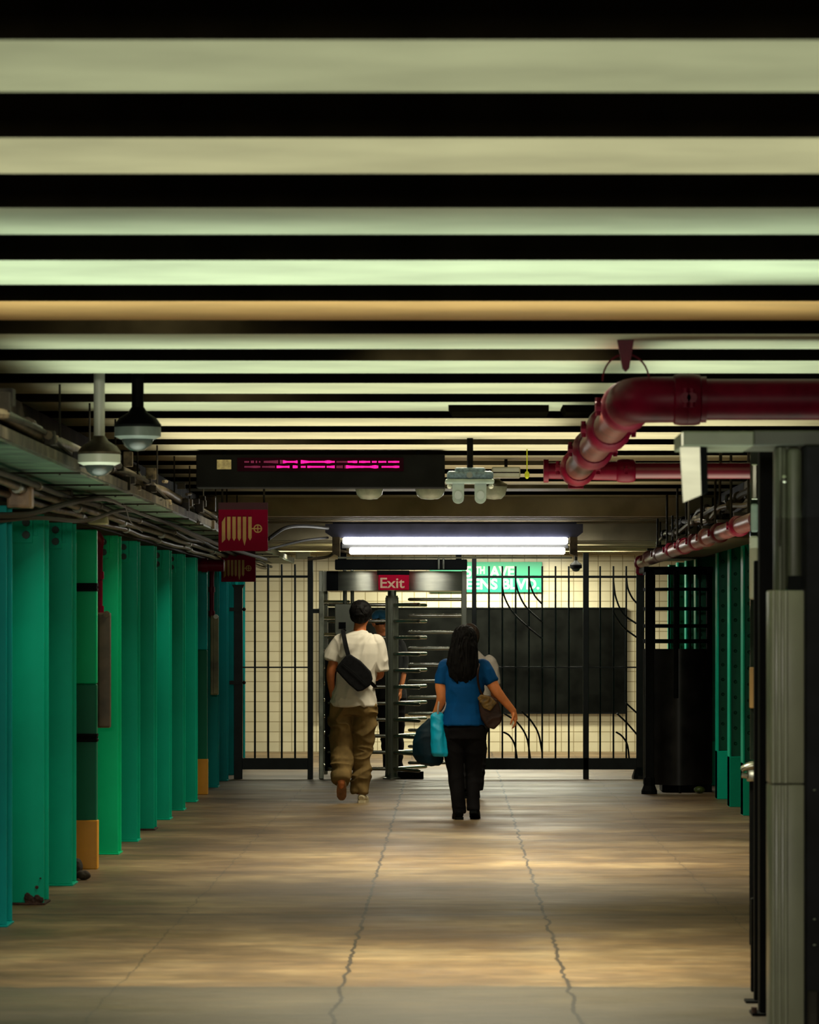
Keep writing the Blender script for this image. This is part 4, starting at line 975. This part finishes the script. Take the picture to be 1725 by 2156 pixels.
# --- woman in blue
yw = 29.66; loc = (PX(975, yw), yw, 0)
def hair_woman(b, t):
    blob(b, t(.012, -.005, 1.475), (.098, .112, .108), 20)
    rings(b, [(t(r[0], 0, 0).x, t(0, r[1], 0).y, r[2], r[3], r[4]) for r in
        [(.03, -.10, 1.11, .012, .01), (.02, -.105, 1.15, .05, .028), (.005, -.10, 1.20, .105, .045), (-.002, -.085, 1.27, .128, .06), (.0, -.07, 1.34, .118, .07), (.006, -.05, 1.41, .108, .085), (.012, -.02, 1.48, .098, .10), (.012, -.01, 1.53, .07, .08)]], e=2)
    for k in range(9):
        x = -.10+.024*k; tube(b, [t(x, -.10, 1.26), t(x*.95+.004*math.sin(k*5), -.115, 1.18), t(x*.8+.01*math.sin(k*3), -.115, 1.14-.045*math.sin(PI*k/8)*abs(math.sin(k*2.3)))], [.022, .016, .004], 8, True)
J = dict(ar=[.056, .050, .044, .027], head=(.012, .02, 1.455), neck=(.01, 0, 1.29),
    torso=[(.01, 0, .70, .14, .10), (.01, 0, .82, .145, .10), (.008, 0, .95, .125, .09), (.008, 0, 1.12, .145, .105), (.01, 0, 1.22, .155, .09), (.01, 0, 1.285, .10, .07), (.01, 0, 1.33, .05, .05)],
    armL=[(-.145, 0, 1.235), (-.178, -.02, 1.10), (-.172, -.03, .985), (-.225, .02, .855)], armL_h=((-.25, .1, -1), (-1, 0, 0), 1.1, -1),
    armR=[(.165, 0, 1.235), (.232, -.02, 1.12), (.285, -.03, 1.03), (.41, .0, .885)], armR_h=((.25, .1, -1), (1, -.1, .3), .45, 1),
    legL=[(-.07, 0, .74), (-.06, .02, .42), (-.04, .0, .2), (-.025, 0, .075)], legR=[(.09, 0, .74), (.09, .06, .42), (.088, .03, .2), (.085, .0, .10)])
C = dict(shirt=[(.003, 0, .770, .172, .148), (.003, 0, .85, .165, .128), (.005, 0, .95, .152, .118), (.008, 0, 1.08, .162, .125), (.01, 0, 1.18, .172, .115), (.01, 0, 1.245, .158, .098), (.01, 0, 1.295, .085, .075), (.01, 0, 1.32, .06, .06)],
    sleeves=[([(-.13, 0, 1.235), (-.165, -.01, 1.17), (-.175, -.02, 1.10)], 3, [.07, .062, .056]), ([(.155, 0, 1.235), (.20, -.01, 1.18), (.236, -.02, 1.115)], 3, [.07, .062, .054])],
    hips=[(.01, 0, .66, .165, .125), (.01, 0, .74, .175, .13), (.01, 0, .80, .145, .105)],
    legs=[([(-.078, 0, .70), (-.075, .02, .56), (-.062, .02, .40), (-.042, .0, .2), (-.028, .0, .05)], [.098, .088, .066, .055, .052]),
          ([(.095, 0, .70), (.092, .03, .56), (.086, .05, .40), (.086, .02, .2), (.084, -.0, .075)], [.098, .088, .066, .052, .050])],
    shoes=[((-.028, -.06, .0), (-.1, 1, 0), (0, 0, 1), (blackm, blackm)), ((.086, -.05, .055), (.08, .92, -.25), (0, .25, .92), (blackm, blackm))], fl=.23, tf=.008, sf=.014, hf=(.012, 38, 5))
woman, t = person('person', loc, 'person in blue t-shirt and black trousers with long dark hair, seen from behind', J, dict(skin=skin_w, shirt=blue, trousers=pants_b, hair=hair_b), C, (.15, .95), hair_woman)
def wp(px, py, dy): return Vector((PX(px, yw+dy), yw+dy, PZ(py, yw+dy)))
# light blue bag
def bagrings(rs, e_=2.6):
    b = B(); rings(b, rs, 24, e_); return b
b = bagrings([(wp(928, 0, -.02).x, yw-.02, wp(0, 1591, 0).z, .058, .05), (wp(927, 0, 0).x, yw-.02, wp(0, 1585, 0).z, .068, .07), (wp(925, 0, 0).x, yw-.02, wp(0, 1560, 0).z, .064, .075), (wp(922, 0, 0).x, yw-.02, wp(0, 1530, 0).z, .052, .065), (wp(921, 0, 0).x, yw-.02, wp(0, 1508, 0).z, .050, .04), (wp(922, 0, 0).x, yw-.02, wp(0, 1501, 0).z, .040, .02)])
o = O('tote_bag', fuse(b, .006, 3, fold(.012, 14, 7, 2)), cyan, smooth=True); T(o, 'light blue tote bag with white handles hanging beside the blue t-shirt', 'bag')
for pts in (((922, 1503, -.05), (923, 1488, -.06), (926, 1474, -.05), (930, 1470, -.01), (931, 1480, .03)), ((929, 1502, -.03), (937, 1492, -.045), (940, 1480, -.05), (937, 1471, -.03), (931, 1468, -.01))):
    b = B(); tube(b, [wp(*p) for p in pts], .008, 8, True); L(O('handle', b, M('white_webbing', (.55, .48, .45), .7), o), 'white handle')
# dark round bag
b = B(); yy = yw+.06
rings(b, [(wp(912, 0, 0).x, yy, wp(0, 1612, 0).z, .05, .04), (wp(906, 0, 0).x, yy, wp(0, 1606, 0).z, .10, .07), (wp(902, 0, 0).x, yy, wp(0, 1590, 0).z, .122, .085), (wp(899, 0, 0).x, yy, wp(0, 1565, 0).z, .112, .085), (wp(901, 0, 0).x, yy, wp(0, 1540, 0).z, .092, .07), (wp(905, 0, 0).x, yy, wp(0, 1525, 0).z, .06, .045), (wp(909, 0, 0).x, yy, wp(0, 1514, 0).z, .02, .02)], e=2)
o = O('shopping_bag', fuse(b, .006, 4, fold(.012, 10, 6, 4)), teal_d, smooth=True); T(o, 'bulging dark teal bag carried in left hand behind the light blue one', 'bag')
b = B(); tube(b, [wp(908, 1520, .06), wp(911, 1508, .04), wp(914, 1500, .03), wp(917, 1508, .04), wp(912, 1522, .06)], .006, 8, True); O('handle', b, teal_d, o)
# purse
b = B(); yy = yw+.0
prism(b, [(PX(a, yy), PZ(c_, yy)) for a, c_ in ((1008, 1478), (1030, 1464), (1046, 1472), (1056, 1505), (1054, 1520), (1040, 1534), (1026, 1530), (1012, 1508))], yy-.11, yy+.06)
o = O('purse', fuse(b, .006, 8, fold(.008, 12, 9, 4)), brownl, smooth=True); T(o, 'dark brown shoulder purse with olive flap at right hip of blue t-shirt', 'bag')
b = B(); prism(b, [(PX(a, yy-.12), PZ(c_, yy-.12)) for a, c_ in ((1006, 1470), (1012, 1463), (1032, 1466), (1046, 1480), (1032, 1497), (1018, 1490))], yy-.135, yy-.09); L(O('flap', fuse(b, .006, 5, fold(.006, 25, 25)), olive, o, True), 'olive patterned flap')
b = B(); tube(b, [wp(1020, 1470, -.08), wp(1010, 1450, -.10), wp(1006, 1425, -.12), wp(1008, 1405, -.10), wp(1010, 1394, -.02)], .009, 8, True); O('strap', b, brownl, o)

# --- person in front of the woman (grey shirt), mostly hidden
yg = 33.4; loc = (PX(990, yg), yg, 0)
def hair_g(b, t):
    blob(b, t(-.005, -.01, 1.49), (.092, .105, .115), 18); blob(b, t(-.01, -.06, 1.43), (.07, .05, .09), 14)
J = dict(head=(0, .02, 1.475), neck=(.02, 0, 1.30),
    torso=[(.03, 0, .78, .15, .10), (.03, 0, .95, .15, .10), (.03, 0, 1.15, .15, .10), (.03, 0, 1.24, .16, .09), (.025, 0, 1.30, .10, .07), (.02, 0, 1.35, .05, .05)],
    armL=[(-.13, 0, 1.25), (-.15, 0, 1.1), (-.14, .05, .98), (-.10, .15, .88)], armR=[(.185, 0, 1.25), (.215, 0, 1.08), (.20, .06, .96), (.15, .16, .86)],
    legL=[(-.06, 0, .78), (-.06, .03, .44), (-.05, 0, .2), (-.04, 0, .08)], legR=[(.08, 0, .78), (.07, .03, .44), (.06, 0, .2), (.05, 0, .08)])
C = dict(shirt=[(.03, 0, .86, .16, .12), (.03, 0, 1.0, .155, .12), (.03, 0, 1.15, .165, .12), (.03, 0, 1.235, .165, .10), (.025, 0, 1.305, .10, .08), (.02, 0, 1.35, .06, .06)],
    sleeves=[([(-.12, 0, 1.25), (-.15, 0, 1.16), (-.155, 0, 1.05)], 3, [.065, .06, .055]), ([(.18, 0, 1.245), (.21, 0, 1.16), (.225, 0, 1.04)], 3, [.065, .055, .050])],
    hips=[(.02, 0, .74, .15, .12), (.02, 0, .80, .16, .125), (.02, 0, .90, .15, .12)],
    legs=[([(-.055, 0, .78), (-.06, .03, .44), (-.045, 0, .08)], [.09, .078, .066]), ([(.085, 0, .78), (.07, .03, .44), (.05, 0, .08)], [.09, .078, .066])],
    shoes=[((-.04, -.05, 0), (0, 1, 0), (0, 0, 1), (blackm, blackm)), ((.05, -.05, 0), (0, 1, 0), (0, 0, 1), (blackm, blackm))], fl=.24)
person('person', loc, 'person in grey shirt with brown hair, mostly hidden in front of the long-haired person', J, dict(skin=skin, shirt=shirt_g, trousers=pants_b, hair=hair_br), C, (0, .95), hair_g)

# --- person in the blue cap behind the turnstile rotor
yc = 38.55; loc = (PX(822, yc), yc, 0)
def hair_c(b, t):
    blob(b, t(-.10, -.01, 1.655), (.086, .098, .08), 18)
J = dict(head=(-.115, 0, 1.62), neck=(-.07, .0, 1.45),
    torso=[(.0, 0, .85, .14, .10), (-.01, 0, 1.0, .15, .10), (-.03, 0, 1.2, .15, .10), (-.045, 0, 1.36, .165, .10), (-.055, 0, 1.43, .11, .08), (-.065, 0, 1.48, .055, .055)],
    armL=[(-.19, 0, 1.37), (-.23, -.02, 1.2), (-.21, -.08, 1.08), (-.16, -.25, 1.05)], armL_h=((.1, -1, 0), (0, 0, 1), .5, 1), armR=[(.10, 0, 1.37), (.13, 0, 1.2), (.13, -.05, 1.05), (.10, -.12, .9)],
    legL=[(-.07, 0, .86), (-.05, -.04, .48), (-.02, 0, .2), (-.01, .02, .08)], legR=[(.07, 0, .86), (.08, .0, .48), (.075, .05, .2), (.07, .08, .08)])
C = dict(shirt=[(.0, 0, .82, .17, .13), (-.01, 0, 1.0, .165, .125), (-.03, 0, 1.2, .175, .125), (-.045, 0, 1.36, .18, .115), (-.055, 0, 1.435, .11, .09), (-.065, 0, 1.475, .065, .065)],
    sleeves=[([(-.17, 0, 1.37), (-.22, -.02, 1.24), (-.215, -.08, 1.10)], 3, [.07, .062, .056]), ([(.09, 0, 1.37), (.13, 0, 1.22), (.13, -.04, 1.08)], 3, [.07, .06, .055])],
    hips=[(.0, 0, .76, .15, .12), (.0, 0, .84, .16, .125), (.0, 0, .95, .15, .12)],
    legs=[([(-.06, 0, .82), (-.04, -.04, .48), (-.01, .02, .08)], [.095, .068, .055]), ([(.07, 0, .82), (.075, .0, .48), (.07, .08, .08)], [.095, .068, .055])],
    shoes=[((-.01, .08, 0), (0, -1, 0), (0, 0, 1), (blackm, blackm)), ((.07, .14, 0), (0, -1, 0), (0, 0, 1), (blackm, blackm))], fl=.26)
capm, t = person('person', loc, 'person in a blue cap and black clothes coming through the turnstile', J, dict(skin=skin_w, shirt=M('black_jacket', (.008, .008, .008), .8), trousers=pants_b, hair=hair_b), C, (PI+.75, 1.0), hair_c)
b = B(); blob(b, t(-.105, -.005, 1.685), (.094, .104, .075), 18); tube(b, [t(-.08, -.06, 1.70), t(-.045, -.13, 1.675), t(-.03, -.165, 1.66)], [.06, .055, .03], 12)
O('cap', fuse(b, .006, 3), cap_m, capm, True)
for sx in (-.032, .032):
    v = Matrix.Rotation(PI+.75, 4, 'Z') @ Vector((sx, .082, .008)); b = B(); blob(b, t(-.115, 0, 1.62)+v, (.007, .007, .005), 8); O('eye', b, black, capm)
